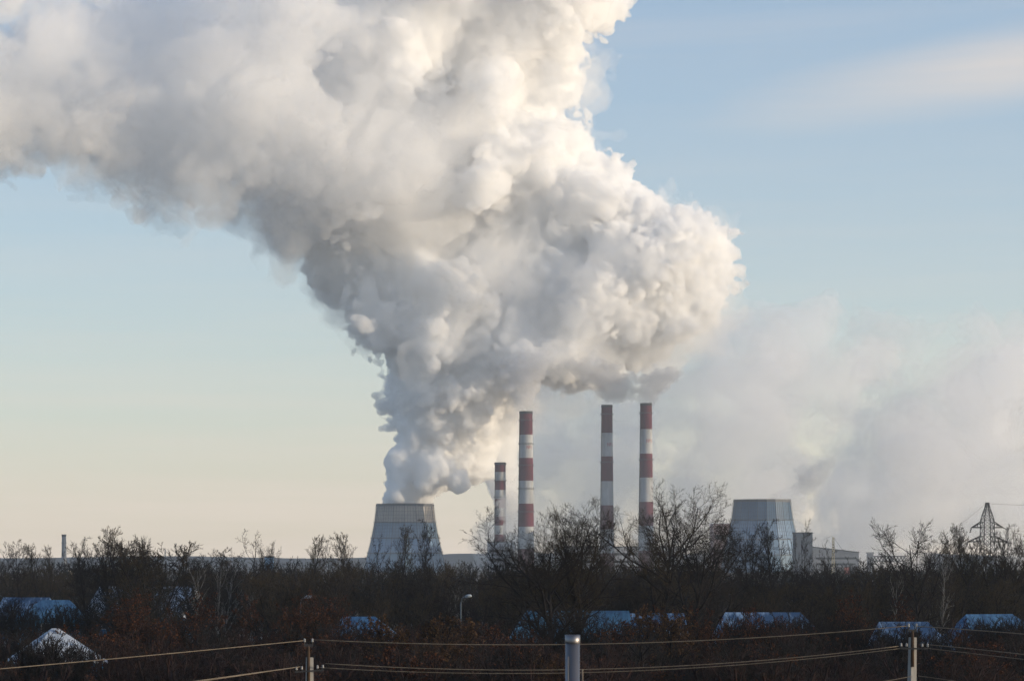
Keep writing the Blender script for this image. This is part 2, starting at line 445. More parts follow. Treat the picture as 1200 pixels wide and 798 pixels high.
# ------------------------------------------------------------------ hard-surface mesh collector
class MB:
    def __init__(self):
        self.v, self.f, self.mi = [], [], []
        self.smooth = []

    def add(self, verts, faces, mat=0, smooth=False):
        n = len(self.v)
        self.v += [tuple(p) for p in verts]
        for f in faces:
            self.f.append(tuple(i + n for i in f))
            self.mi.append(mat)
            self.smooth.append(smooth)

    def box(self, c, s, rz=0.0, mat=0, taper=1.0):
        cx, cy_, cz = c
        sx, sy, sz = s[0] / 2, s[1] / 2, s[2] / 2
        ca, sa = math.cos(rz), math.sin(rz)
        vs = []
        for dz, t in ((-sz, 1.0), (sz, taper)):
            for dx, dy in ((-sx, -sy), (sx, -sy), (sx, sy), (-sx, sy)):
                x, y = dx * t, dy * t
                vs.append((cx + x * ca - y * sa, cy_ + x * sa + y * ca, cz + dz))
        self.add(vs, [(3, 2, 1, 0), (4, 5, 6, 7), (0, 1, 5, 4), (1, 2, 6, 5), (2, 3, 7, 6), (3, 0, 4, 7)], mat)

    def tube(self, pts, rads, sides=8, mat=0, caps=True, smooth=True, twist=0.0):
        pts = [Vector(p) for p in pts]
        if not hasattr(rads, '__len__'):
            rads = [rads] * len(pts)
        rings = []
        for i, p in enumerate(pts):
            t = (pts[min(i + 1, len(pts) - 1)] - pts[max(i - 1, 0)]).normalized()
            ref = Vector((0, 0, 1)) if abs(t.z) < 0.9 else Vector((1, 0, 0))
            a = t.cross(ref).normalized()
            b = a.cross(t).normalized()
            rings.append([p + (a * math.cos(twist + 2 * math.pi * k / sides) + b * math.sin(twist + 2 * math.pi * k / sides)) * rads[i] for k in range(sides)])
        n = len(self.v)
        for r in rings:
            self.v += [tuple(q) for q in r]
        for i in range(len(rings) - 1):
            for k in range(sides):
                k2 = (k + 1) % sides
                self.f.append((n + i * sides + k, n + (i + 1) * sides + k, n + (i + 1) * sides + k2, n + i * sides + k2))
                self.mi.append(mat)
                self.smooth.append(smooth)
        if caps:
            self.f.append(tuple(n + k for k in range(sides)))
            self.f.append(tuple(n + (len(rings) - 1) * sides + k for k in reversed(range(sides))))
            self.mi += [mat, mat]
            self.smooth += [False, False]

    def bar(self, a, b, w, mat=0):
        self.tube([a, b], w / 2 * 1.2, 4, mat, True, False, math.pi / 4)

    def lathe(self, prof, sides, mats=None, rot=0.0, center=(0, 0), smooth=True):
        """prof: list of (r, z); mats: one material index per ring of faces."""
        n = len(self.v)
        for r, z in prof:
            for k in range(sides):
                a = rot + 2 * math.pi * k / sides
                self.v.append((center[0] + r * math.cos(a), center[1] + r * math.sin(a), z))
        for i in range(len(prof) - 1):
            for k in range(sides):
                k2 = (k + 1) % sides
                self.f.append((n + i * sides + k, n + i * sides + k2, n + (i + 1) * sides + k2, n + (i + 1) * sides + k))
                self.mi.append(mats[i] if mats else 0)
                self.smooth.append(smooth)

    def build(self, name, mats, parent=None):
        me = bpy.data.meshes.new(name)
        me.from_pydata(self.v, [], self.f)
        for m in (mats if isinstance(mats, (list, tuple)) else [mats]):
            me.materials.append(m)
        me.polygons.foreach_set("material_index", self.mi)
        me.polygons.foreach_set("use_smooth", self.smooth)
        me.update()
        o = bpy.data.objects.new(name, me)
        C.objects.link(o)
        if parent is not None:
            o.parent = parent
        return o


# ------------------------------------------------------------------ the power plant
steel_m = surf_mat("dark_steel", (0.10, 0.10, 0.105), 0.6, metallic=0.3, scale=2)
red_m = surf_mat("band_red", (0.105, 0.016, 0.027), 0.8, var=0.42, scale=0.12, stretch=(1, 1, 0.25))
white_m = surf_mat("band_white", (0.37, 0.375, 0.38), 0.8, var=0.30, scale=0.12, stretch=(1, 1, 0.25))
conc_m = surf_mat("concrete", (0.36, 0.35, 0.33), 0.9, var=0.25, scale=0.2)
sign_m = surf_mat("sign_red", (0.30, 0.06, 0.06), 0.8)
flue_m = surf_mat("soot", (0.03, 0.03, 0.03), 0.95)


def smokestack(u, vtop, Y, wtop, wbase, edges, galleries, label, number=None, group="striped smokestacks of the power plant"):
    """edges: pixel rows where a band ends, from the top; the first band is red."""
    s = Y / F
    root = empty("smokestack", (at(u, VH, Y).x, Y, 0))
    tag(root, label, "smokestack", group)
    zt = at(u, vtop, Y).z
    rt, rb = wtop * s / 2, wbase * s / 2

    def rad(z):
        t = max(0.0, 1 - z / zt)
        return rt + (rb - rt) * (0.75 * t + 0.25 * t * t)
    zs = [zt] + [at(u, v, Y).z for v in edges]
    prof, mats = [], []
    for i, z in enumerate(zs):
        z2 = zs[i + 1] if i + 1 < len(zs) else 0.0
        for k in range(4):
            zz = z + (z2 - z) * k / 4
            prof.append((rad(zz), zz))
            mats.append(i % 2)
    prof.append((rad(0), 0.0))
    prof.reverse()
    mats.reverse()
    b = MB()
    b.lathe(prof, 40, mats)
    b.build("shaft", [red_m, white_m], root)
    b = MB()
    b.lathe([(rad(zt) + 0.25, zt - 2.4), (rad(zt) + 0.25, zt + 0.5), (rad(zt) - 0.5, zt + 0.5), (rad(zt) - 0.8, zt - 6)], 40)
    b.build("rim", flue_m, root)
    for v in galleries:
        z = at(u, v, Y).z
        r0 = rad(z)
        b = MB()
        b.lathe([(r0 + 0.02, z), (r0 + 1.05, z + 0.1), (r0 + 1.05, z + 0.34), (r0 + 0.02, z + 0.34)], 32, smooth=False)
        for h in (0.85, 1.35):
            b.tube([(math.cos(a) * (r0 + 1.0), math.sin(a) * (r0 + 1.0), z + h) for a in np.linspace(0, 2 * math.pi, 25)], 0.07, 4, caps=False)
        for k in range(16):
            a = 2 * math.pi * k / 16
            x, y = math.cos(a), math.sin(a)
            b.bar((x * (r0 + 1.0), y * (r0 + 1.0), z + 0.3), (x * (r0 + 1.0), y * (r0 + 1.0), z + 1.4), 0.1)
            b.bar((x * (r0 + 0.9), y * (r0 + 0.9), z + 0.1), (x * (r0 + 0.05), y * (r0 + 0.05), z - 1.1), 0.14)
        b.build("gallery", steel_m, root)
    b = MB()
    a = R(200)
    zz = np.linspace(1, zt - 0.5, 24)
    b.tube([(math.cos(a) * (rad(z) + 0.3), math.sin(a) * (rad(z) + 0.3), z) for z in zz], 0.16, 4)
    b.tube([(math.cos(a + 0.08) * (rad(z) + 0.3), math.sin(a + 0.08) * (rad(z) + 0.3), z) for z in zz], 0.16, 4)
    b.build("ladder", steel_m, root)
    if number:
        txt, uu, vv, hpx = number
        cu = bpy.data.curves.new("number", 'FONT')
        cu.body = txt
        cu.size = hpx * s * 1.35
        cu.align_x, cu.align_y = 'CENTER', 'CENTER'
        tmp = bpy.data.objects.new("number", cu)
        C.objects.link(tmp)
        dg = bpy.context.evaluated_depsgraph_get()
        me = bpy.data.meshes.new_from_object(tmp.evaluated_get(dg))
        bpy.data.objects.remove(tmp)
        bm = bmesh.new()
        bm.from_mesh(me)
        bmesh.ops.subdivide_edges(bm, edges=bm.edges, cuts=1)
        z0 = at(u, vv, Y).z
        r0 = rad(z0)
        ang0 = math.asin(max(-0.85, min(0.85, (uu - u) * s / r0)))
        for v in bm.verts:
            an = ang0 + v.co.x / r0
            rr_ = rad(z0 + v.co.y) + 0.05
            v.co = Vector((math.sin(an) * rr_, -math.cos(an) * rr_, z0 + v.co.y))
        bmesh.ops.triangulate(bm, faces=bm.faces)
        ext = bmesh.ops.extrude_face_region(bm, geom=bm.faces[:])
        for v in [g for g in ext['geom'] if isinstance(g, bmesh.types.BMVert)]:
            v.co.x *= 1.006
            v.co.y *= 1.006
        bm.to_mesh(me)
        bm.free()
        me.materials.clear()
        link_mesh("number_marking", me, sign_m, root)
    return root


smokestack(586.2, 542.3, 2950, 12.6, 14.6, [553, 563.3, 574, 584.6, 595, 605, 615.5, 626, 636, 646], [544, 563.4, 583],
           "shortest smokestack, with narrow red and white bands, beside the left cooling tower")
smokestack(616.3, 482.5, 2900, 15.4, 20.5, [509.5, 536.6, 563.3, 590, 617, 643], [493, 520.5, 545.8, 573, 600],
           "widest tall red and white smokestack, marked №1, with five walkway rings", ("№1", 620.8, 524.5, 4.2))
smokestack(711.2, 475.0, 2925, 13.0, 17.6, [507.3, 534.8, 563.8, 592, 620, 648], [485.8, 542],
           "middle tall red and white smokestack, marked №2, left one of the thin pair", ("№2", 715.2, 521.4, 4.2))
smokestack(757.0, 473.0, 2915, 13.7, 19.5, [503, 531.6, 559.6, 588, 616, 645], [484.5, 539],
           "tall red and white smokestack marked №3, rightmost of the four striped stacks", ("№3", 761.0, 517.2, 4.2))

# far grey stack on the left
gs = empty("smokestack", (at(75, VH, 3400).x, 3400, 0))
tag(gs, "lone slim grey smokestack far off at the left edge of the view", "smokestack")
b = MB()
zt = at(75, 626, 3400).z
b.lathe([(3.6, 0), (3.3, zt * 0.4), (2.75, zt)], 28)
b.build("shaft", surf_mat("grey_brick", (0.17, 0.18, 0.20), 0.9, scale=0.3), gs)
b = MB()
b.lathe([(2.9, zt - 3.2), (3.1, zt - 2), (3.1, zt), (2.3, zt), (2.2, zt - 5)], 28)
b.build("rim", flue_m, gs)
b = MB()
b.lathe([(2.95, zt - 11.6), (3.7, zt - 11.5), (3.7, zt - 10.7), (2.95, zt - 10.7)], 28, smooth=False)
b.build("gallery", steel_m, gs)


def panel_mat(name, base, dark, nz_=1.0, px=2.2, pz=3.6, warm=None):
    """Weathered cladding: vertical streaks and uneven sheets."""
    M = Mat(name)
    tc = M.n("ShaderNodeTexCoord")
    mp = M.n("ShaderNodeMapping", {"Vector": tc.outputs['Object'], "Scale": (1, 1, 0.12)})
    n1 = M.n("ShaderNodeTexNoise", {"Vector": mp.outputs[0], "Scale": 0.35, "Detail": 6.0, "Roughness": 0.65})
    n2 = M.n("ShaderNodeTexNoise", {"Vector": tc.outputs['Object'], "Scale": 0.06, "Detail": 3.0})
    a = M.n("ShaderNodeMath", {0: n1.outputs['Fac'], 1: n2.outputs['Fac']}, operation='ADD')
    mr = M.n("ShaderNodeMapRange", {"Value": a.outputs[0], "From Min": 0.75, "From Max": 1.25})
    mx = M.n("ShaderNodeMixRGB", {"Fac": mr.outputs[0], "Color1": (*dark, 1), "Color2": (*base, 1)})
    bs = M.n("ShaderNodeBsdfPrincipled", {"Base Color": mx.outputs[0], "Roughness": 0.55, "Specular IOR Level": 0.4})
    M.l(bs.outputs[0], M.out.inputs['Surface'])
    return M.m


clad_beige = panel_mat("cladding_beige", (0.36, 0.32, 0.28), (0.24, 0.225, 0.21))
clad_blue = panel_mat("cladding_blue", (0.14, 0.23, 0.33), (0.09, 0.165, 0.25))
clad_pale = panel_mat("cladding_pale", (0.16, 0.26, 0.39), (0.09, 0.16, 0.26))
clad_grey = panel_mat("cladding_greyblue", (0.07, 0.145, 0.235), (0.04, 0.09, 0.16))


def cooling_tower(u, Y, levels, mats, label, rot, rim_h=2.4, ribs_at=(0, 1), sides=12):
    """levels: (pixel row, pixel width) from the rim down; mats: one cladding per tier."""
    s = Y / F
    root = empty("cooling_tower", (at(u, VH, Y).x, Y, 0))
    tag(root, label, "cooling tower", "cooling towers of the power plant")
    LV = [(at(u, v, Y).z, w * s / 2) for v, w in levels]
    names = ["upper_shell", "middle_shell", "lower_shell", "base_shell"]
    for i in range(len(LV) - 1):
        (za, ra), (zb, rb) = LV[i], LV[i + 1]
        b = MB()
        b.lathe([(rb, zb), (ra, za)], sides, rot=rot, smooth=False)
        if i == 0:
            b.lathe([(ra, za), (ra - 0.5, za), (rb - 0.9, zb)], sides, rot=rot, smooth=False)
        sh = b.build(names[i], mats[i], root)
        # frame ribs standing proud of the sheets
        b = MB()
        hv_ = [0.0, 0.2, 0.4, 0.6, 0.8] if i in ribs_at else [0.0, 0.5]
        for k in range(sides):
            a0 = rot + 2 * math.pi * k / sides
            a1 = rot + 2 * math.pi * (k + 1) / sides
            for j in range(4 if i in ribs_at else 2):
                t = j / (4 if i in ribs_at else 2)
                p = []
                for (zz, r_) in ((zb, rb), (za, ra)):
                    x = (math.cos(a0) * (1 - t) + math.cos(a1) * t) * (r_ + 0.12)
                    y = (math.sin(a0) * (1 - t) + math.sin(a1) * t) * (r_ + 0.12)
                    p.append((x, y, zz))
                b.bar(p[0], p[1], 0.55 if j == 0 else 0.3)
            for t in hv_:
                zz, r_ = zb + (za - zb) * t, rb + (ra - rb) * t + 0.12
                b.bar((math.cos(a0) * r_, math.sin(a0) * r_, zz), (math.cos(a1) * r_, math.sin(a1) * r_, zz), 0.26)
        b.build("rib_frame", steel_rib_m, sh)
    for i in range(len(LV) - 1):
        z, r_ = LV[i]
        if i == 0:
            b = MB()
            b.lathe([(r_ + 0.3, z - rim_h), (r_ + 0.9, z - rim_h), (r_ + 0.9, z + 0.6), (r_ - 0.7, z + 0.6), (r_ - 0.7, z - rim_h)], sides, rot=rot, smooth=False)
            for k in range(48):
                a = 2 * math.pi * k / 48
                b.bar((math.cos(a) * (r_ + 0.2), math.sin(a) * (r_ + 0.2), z + 0.5), (math.cos(a) * (r_ + 0.2), math.sin(a) * (r_ + 0.2), z + 1.7), 0.12)
            b.build("rim", steel_m, root)
        else:
            b = MB()
            b.lathe([(r_ + 0.2, z - 0.3), (r_ + 1.5, z - 0.1), (r_ + 1.5, z + 0.35), (r_ + 0.2, z + 0.35)], sides, rot=rot, smooth=False)
            for k in range(sides):
                for j in range(4):
                    t = j / 4
                    a0 = rot + 2 * math.pi * k / sides
                    a1 = rot + 2 * math.pi * (k + 1) / sides
                    x = (math.cos(a0) * (1 - t) + math.cos(a1) * t) * (r_ + 1.4)
                    y = (math.sin(a0) * (1 - t) + math.sin(a1) * t) * (r_ + 1.4)
                    b.bar((x, y, z + 0.3), (x, y, z + 1.6), 0.12)
                b.bar((math.cos(a0) * (r_ + 1.4), math.sin(a0) * (r_ + 1.4), z + 1.5), (math.cos(a1) * (r_ + 1.4), math.sin(a1) * (r_ + 1.4), z + 1.5), 0.12)
            b.build("walkway", steel_m, root)
    # stair ladder up the sunny side and one on the far left edge
    for an in (rot - R(3), rot + R(180)):
        b = MB()
        top = LV[0]
        for (za, ra), (zb, rb) in zip(LV[:-1], LV[1:]):
            pa = Vector((math.cos(an) * (ra + 1.0), math.sin(an) * (ra + 1.0), za))
            pb = Vector((math.cos(an) * (rb + 1.0), math.sin(an) * (rb + 1.0), zb))
            sd = Vector((-math.sin(an), math.cos(an), 0)) * 0.8
            b.bar(pa + sd, pb + sd, 0.3)
            b.bar(pa - sd, pb - sd, 0.3)
            n_ = max(3, int((pa - pb).length / 2.2))
            for q in range(n_):
                p = pb.lerp(pa, q / n_)
                b.bar(p + sd, p - sd, 0.22)
        b.build("ladder", conc_m, root)
    return root


steel_rib_m = surf_mat("rib_steel", (0.075, 0.08, 0.09), 0.6, metallic=0.2, scale=1)
cooling_tower(474.6, 2960, [(591.0, 66.0), (612.3, 71.0), (630.5, 78.0), (648, 86.5), (672, 98.0)], [clad_beige, clad_blue, clad_pale, clad_blue],
              "left cooling tower, tapering, with beige upper tier, under the biggest plume", R(2), sides=16)
cooling_tower(893.0, 2860, [(586.0, 65.5), (609.5, 71.5), (632, 82.0), (650, 90), (672, 100.0)], [clad_grey, clad_pale, clad_pale, clad_blue],
              "right cooling tower, tapering, clad in grey-blue panels, behind bare trees", R(4), sides=20)


def block(name, label, cat, u0, u1, vtop, Y, depth, mat, roof=None, windows=0, wmat=None, rz=0.0, vtop2=None):
    """A building whose front runs from pixel u0 to u1 with its roof edge at row vtop (vtop2 at the right end)."""
    s = Y / F
    x0, x1 = (u0 - 600) * s, (u1 - 600) * s
    z = at(u0, vtop, Y).z
    z2 = at(u1, vtop2 if vtop2 is not None else vtop, Y).z
    root = empty(name, ((x0 + x1) / 2, Y, 0), rz)
    tag(root, label, cat)
    w = (x1 - x0) / 2
    b = MB()
    vs = [(-w, 0, 0), (w, 0, 0), (w, depth, 0), (-w, depth, 0), (-w, 0, z), (w, 0, z2), (w, depth, z2), (-w, depth, z)]
    b.add(vs, [(3, 2, 1, 0), (4, 5, 6, 7), (0, 1, 5, 4), (1, 2, 6, 5), (2, 3, 7, 6), (3, 0, 4, 7)])
    b.build("wall", mat, root)
    b = MB()
    e = 0.5
    vs = [(-w - e, -e, z + .02), (w + e, -e, z2 + .02), (w + e, depth + e, z2 + .02), (-w - e, depth + e, z + .02)]
    vs += [(x, y, q + 0.9) for x, y, q in vs]
    b.add(vs, [(3, 2, 1, 0), (4, 5, 6, 7), (0, 1, 5, 4), (1, 2, 6, 5), (2, 3, 7, 6), (3, 0, 4, 7)])
    b.build("roof", roof or flue_m, root)
    if windows:
        b = MB()
        zt_ = min(z, z2)
        b.box((0, -0.06, zt_ * 0.72), (2 * w * 0.86, 0.12, zt_ * 0.10))
        b.build("window", wmat or flue_m, root)
        b = MB()
        b.box((0, -0.06, zt_ * 0.42), (2 * w * 0.86, 0.12, zt_ * 0.10))
        b.build("window", wmat or flue_m, root)
    return root


wall_dark = surf_mat("wall_slate", (0.07, 0.085, 0.11), 0.9, scale=0.15)
wall_mid = surf_mat("wall_grey", (0.20, 0.21, 0.23), 0.9, scale=0.12)
wall_pale = surf_mat("wall_pale", (0.42, 0.44, 0.48), 0.9, scale=0.1)
wall_rose = surf_mat("wall_rose", (0.34, 0.26, 0.28), 0.9, scale=0.1)
wall_cream = surf_mat("wall_cream", (0.55, 0.45, 0.30), 0.9, scale=0.1)
wall_blue = surf_mat("wall_blue", (0.10, 0.22, 0.40), 0.9, scale=0.1)
snowroof = surf_mat("roof_snow", (0.75, 0.77, 0.8), 0.9, var=0.1)
glass_m = surf_mat("dark_glass", (0.03, 0.035, 0.045), 0.15, spec=0.6)
block("boiler_house", "pale boiler house block at the foot of the shortest smokestack", "building", 571, 603, 635.5, 2925, 40, wall_pale, windows=1, wmat=glass_m)
ant = empty("roof_mast", (at(573.7, VH, 2924).x, 2926, at(573.7, 635.5, 2925).z + 0.9))
tag(ant, "small twin mast on the roof edge of the pale boiler house", "mast")
b = MB()
for dx in (-1.2, 1.2):
    b.bar((dx, 0, 0), (dx, 0, 7.5), 0.35)
for h in (2, 4, 6, 7.4):
    b.bar((-1.2, 0, h), (1.2, 0, h), 0.25)
b.build("lattice", steel_m, ant)
block("turbine_hall", "rose grey plant block touching the right cooling tower's left side", "building", 836, 862, 613.5, 3160, 60, wall_rose, roof=snowroof, windows=1, wmat=glass_m)
block("plant_annex", "low pale hall half hidden behind the big bare trees", "building", 650, 800, 641, 3000, 26, wall_pale, windows=1, wmat=glass_m)
block("coal_tower", "dark windowless tower block right of the right cooling tower", "building", 932, 952.2, 624.5, 2780, 26, wall_dark)
block("plant_hall", "long low grey hall with a sloping roof behind the lattice crane", "building", 952, 1006.5, 641, 2840, 60, wall_mid, roof=flue_m, windows=1, wmat=glass_m, vtop2=647.5)
block("small_hut", "small cream lit hut beside the far grey smokestack", "hut", 80, 85, 668, 1500, 6, wall_cream, roof=flue_m)
block("blue_shed", "small blue block on the skyline above the left thicket", "building", 310, 319, 653, 1600, 10, wall_blue, roof=flue_m)
block("flat_block", "pale long building low on the far left horizon", "building", 196, 212, 657, 3600, 20, wall_pale, roof=flue_m, windows=1, wmat=glass_m)
block("red_kiosk", "small brick red hut in front of the long grey hall", "hut", 990, 996, 664.5, 2400, 6, surf_mat("brick_red", (0.36, 0.10, 0.08)), roof=flue_m)

# conveyor gallery on trestles
s = 2700 / F
cg = empty("conveyor_bridge", (at(1036, VH, 2700).x, 2700, 0))
tag(cg, "conveyor bridge with zigzag truss and end tower at right of the plant", "conveyor bridge")
b = MB()
x0, x1 = (1016.5 - 1036) * s, (1023.5 - 1036) * s
zt = at(0, 648.5, 2700).z
b.box(((x0 + x1) / 2, 3, zt / 2), (x1 - x0, 6, zt))
b.box(((x0 + x1) / 2, 3, zt + 0.8), (x1 - x0 + 1.4, 7.4, 1.2))
b.build("end_tower", wall_mid, cg)
b = MB()
za, zb_ = at(0, 657.2, 2700).z, at(0, 652, 2700).z
xa, xb = x1, (1062 - 1036) * s
for y in (1.0, 5.0):
    b.bar((xa, y, za), (xb, y, za), 0.9)
    b.bar((xa, y, zb_), (xb, y, zb_), 0.9)
    n_ = 10
    for k in range(n_):
        xk, xk1 = xa + (xb - xa) * k / n_, xa + (xb - xa) * (k + 1) / n_
        b.bar((xk, y, za), ((xk + xk1) / 2, y, zb_), 0.6)
        b.bar(((xk + xk1) / 2, y, zb_), (xk1, y, za), 0.6)
b.box(((xa + xb) / 2, 3, zb_ + 0.6), (xb - xa, 5, 0.5))
b.box(((xa + xb) / 2, 3, za + 0.1), (xb - xa, 3.4, 1.2))
b.build("truss", steel_m, cg)
for xk in (xa + (xb - xa) * 0.27, xb):
    b = MB()
    b.box((xk, 3, (za - 0.6) / 2), (3.2, 4, za - 0.6))
    b.build("leg", conc_m, cg)

# lattice crane
s = 2500 / F
cr = empty("tower_crane", (at(976.5, VH, 2500).x, 2500, 0))
tag(cr, "thin yellowish lattice crane standing before the long grey hall", "crane")
crane_m = surf_mat("crane_yellow", (0.42, 0.36, 0.22), 0.7)
b = MB()
zt = at(0, 627, 2500).z
h = 0.0
while h < zt - 3:
    w0, w1 = 1.5 - 0.9 * h / zt, 1.5 - 0.9 * (h + 3) / zt
    for sx, sy in ((1, 1), (1, -1), (-1, -1), (-1, 1)):
        b.bar((sx * w0, sy * w0, h), (sx * w1, sy * w1, h + 3), 0.42)
    for sy in (1, -1):
        b.bar((-w0, sy * w0, h), (w1, sy * w1, h + 3), 0.26)
        b.bar((w0, sy * w0, h), (-w1, sy * w1, h + 3), 0.26)
    h += 3
b.build("mast", crane_m, cr)
b = MB()
b.tube([(0, 0, zt), (-9.5, 0, zt - 4.3)], 0.14, 4)
b.tube([(0.4, 0, zt - 2), (8.6, 0, zt - 14)], 0.14, 4)
b.build("stay_cable", steel_m, cr)
b = MB()
b.box((9.2, 0, zt - 14.6), (2.4, 1.6, 1.4))
b.bar((8.2, 0, zt - 14.3), (0.5, 0, zt - 16.5), 0.5)
b.build("counterweight", steel_m, cr)

# far lattice mast and twin lamp masts on the left
lm = empty("lattice_mast", (at(193.6, VH, 3000).x, 3000, 0))
tag(lm, "thin lattice mast on the left horizon beyond the round thicket", "mast")
b = MB()
zt = at(0, 643, 3000).z
for k in range(8):
    h0, h1 = zt * k / 8, zt * (k + 1) / 8
    w0, w1 = 1.9 - 1.6 * k / 8, 1.9 - 1.6 * (k + 1) / 8
    for sx in (1, -1):
        for sy in (1, -1):
            b.bar((sx * w0, sy * w0, h0), (sx * w1, sy * w1, h1), 0.4)
        b.bar((sx * w0, w0, h0), (-sx * w1, w1, h1), 0.25)
        b.bar((sx * w0, -w0, h0), (-sx * w1, -w1, h1), 0.25)
b.build("lattice", steel_m, lm)
for uu, w_, lab in ((266.3, 1.0, "left one of two thin floodlight masts on the left skyline"), (269.3, 2.2, "right one of two thin floodlight masts, with the wider head")):
    fm = empty("floodlight_mast", (at(uu, VH, 900).x, 900, 0))
    tag(fm, lab, "mast")
    zt = at(0, 658, 900).z
    b = MB()
    b.tube([(0, 0, 0), (0, 0, zt)], [0.28, 0.2], 8)
    b.build("pole", steel_m, fm)
    b = MB()
    b.box((0, 0, zt + 0.2), (0.5 + w_ * 0.5, 0.6, 0.5))
    b.build("lamp_head", steel_m, fm)

# ------------------------------------------------------------------ lattice pylon
PY = 1000
pylon_m = surf_mat("pylon_steel", (0.028, 0.028, 0.030), 0.7, scale=2)
py = empty("pylon", (at(1157, VH, PY).x, PY, 0), R(12))
tag(py, "tall lattice electricity pylon rising from the trees at far right", "pylon")
s = PY / F


def bay(b, z0, w0, z1, w1, w=0.30):
    cs = ((1, 1), (1, -1), (-1, -1), (-1, 1))
    for i in range(4):
        (ax_, ay), (bx, by) = cs[i], cs[(i + 1) % 4]
        b.bar((ax_ * w0, ay * w0, z0), (ax_ * w1, ay * w1, z1), w)
        b.bar((ax_ * w0, ay * w0, z0), (bx * w1, by * w1, z1), w * 0.6)
        b.bar((bx * w0, by * w0, z0), (ax_ * w1, ay * w1, z1), w * 0.6)
        b.bar((ax_ * w1, ay * w1, z1), (bx * w1, by * w1, z1), w * 0.6)


Z = lambda v: at(0, v, PY).z
b = MB()
lv = [(0.0, 3.6), (6, 3.1), (Z(672), 2.7), (Z(655), 2.35), (Z(645), 2.2), (Z(637), 2.15), (Z(626), 2.1), (Z(618), 2.05), (Z(609.5), 2.0), (Z(603), 1.5), (Z(596), 0.85), (Z(590.5), 0.5)]
for (za, wa), (zb_, wb) in zip(lv[:-1], lv[1:]):
    bay(b, za, wa, zb_, wb)
b.box((0, 0, Z(589.6)), (1.4, 1.0, 0.6))
b.build("lattice_body", pylon_m, py)
for v, left, right in ((618, -6.6, 6.6), (634.5, -8.0, 8.0)):
    for xe in (left, right):
        b = MB()
        sg = 1 if xe > 0 else -1
        tip = (xe, 0, Z(v))
        for yy in (1.9, -1.9):
            b.bar((sg * 2.0, yy, Z(v)), tip, 0.46)
            b.bar((sg * 2.0, yy, Z(v - 7)), tip, 0.36)
            for q in (0.33, 0.66):
                p0 = Vector((sg * 2.0, yy, Z(v))).lerp(Vector(tip), q)
                p1 = Vector((sg * 2.0, yy, Z(v - 7))).lerp(Vector(tip), q)
                b.bar(p0, p1, 0.26)
        b.build("cross_arm", pylon_m, py)
        b = MB()
        for k in range(6):
            x_ = xe + sg * (0.2 + k * 0.38) * (1 if sg > 0 else 0.25)
            z_ = Z(v) - 0.15 - k * (0.12 if sg > 0 else 0.34)
            b.tube([(x_, 0, z_ + 0.1), (x_, 0, z_ - 0.1)], 0.34, 8)
        b.bar((xe, 0, Z(v)), (xe + sg * (2.1 if sg > 0 else 0.5), 0, Z(v) - (0.8 if sg > 0 else 2.0)), 0.18)
        b.build("insulator", pylon_m, py)

# ------------------------------------------------------------------ trees
def unit(v):
    return v / np.maximum(np.linalg.norm(v, axis=-1, keepdims=True), 1e-9)


def grow_lines(p0, d0, L, r0, r1, K, up, wig, rng):
    """Polylines from p0 along d0, bending: arrays (N,K,3) and radii (N,K)."""
    N = len(p0)
    P = np.zeros((N, K, 3))
    P[:, 0] = p0
    d = unit(d0)
    st = (L / (K - 1))[:, None]
    for k in range(1, K):
        d = unit(d + np.array([0, 0, 1.0]) * up / (K - 1) + rng.normal(0, wig, (N, 3)))
        P[:, k] = P[:, k - 1] + d * st
    t = np.linspace(0, 1, K)[None, :]
    return P, r0[:, None] * (1 - t) + r1[:, None] * t


def sprout(P, Rr, L, n, t0, t1, ang, ang_sd, ratio, rratio, rmin, K, up, wig, rng, taper_t=0.45):
    """n children along every polyline."""
    N, Kp, _ = P.shape
    idx = np.repeat(np.arange(N), n)
    j = np.tile(np.arange(n), N)
    t = t0 + (t1 - t0) * (j + rng.uniform(0, 1, N * n)) / n
    t = np.clip(t, 0, 0.999)
    f = t * (Kp - 1)
    i = f.astype(int)
    w = (f - i)[:, None]
    p = P[idx, i] * (1 - w) + P[idx, i + 1] * w
    tan = unit(P[idx, i + 1] - P[idx, i])
    rp = Rr[idx, i] * (1 - w[:, 0]) + Rr[idx, i + 1] * w[:, 0]
    ref = np.where(np.abs(tan[:, 2:3]) < 0.9, np.array([[0, 0, 1.0]]), np.array([[1.0, 0, 0]]))
    e1 = unit(np.cross(tan, ref))
    e2 = np.cross(e1, tan)
    phi = j * 2.399963 + rng.uniform(0, 2 * np.pi, N)[idx] + rng.normal(0, 0.5, N * n)
    a = np.radians(rng.normal(ang, ang_sd, N * n))
    d = tan * np.cos(a)[:, None] + (e1 * np.cos(phi)[:, None] + e2 * np.sin(phi)[:, None]) * np.sin(a)[:, None]
    Lc = L[idx] * ratio * (1 - taper_t * t) * rng.uniform(0.6, 1.25, N * n)
    r0 = np.maximum(np.minimum(rp * rratio, rp * 0.9), rmin)
    r1 = np.maximum(r0 * 0.35, rmin * 0.8)
    Pc, Rc = grow_lines(p, d, Lc, r0, r1, K, up, wig, rng)
    return Pc, Rc, Lc


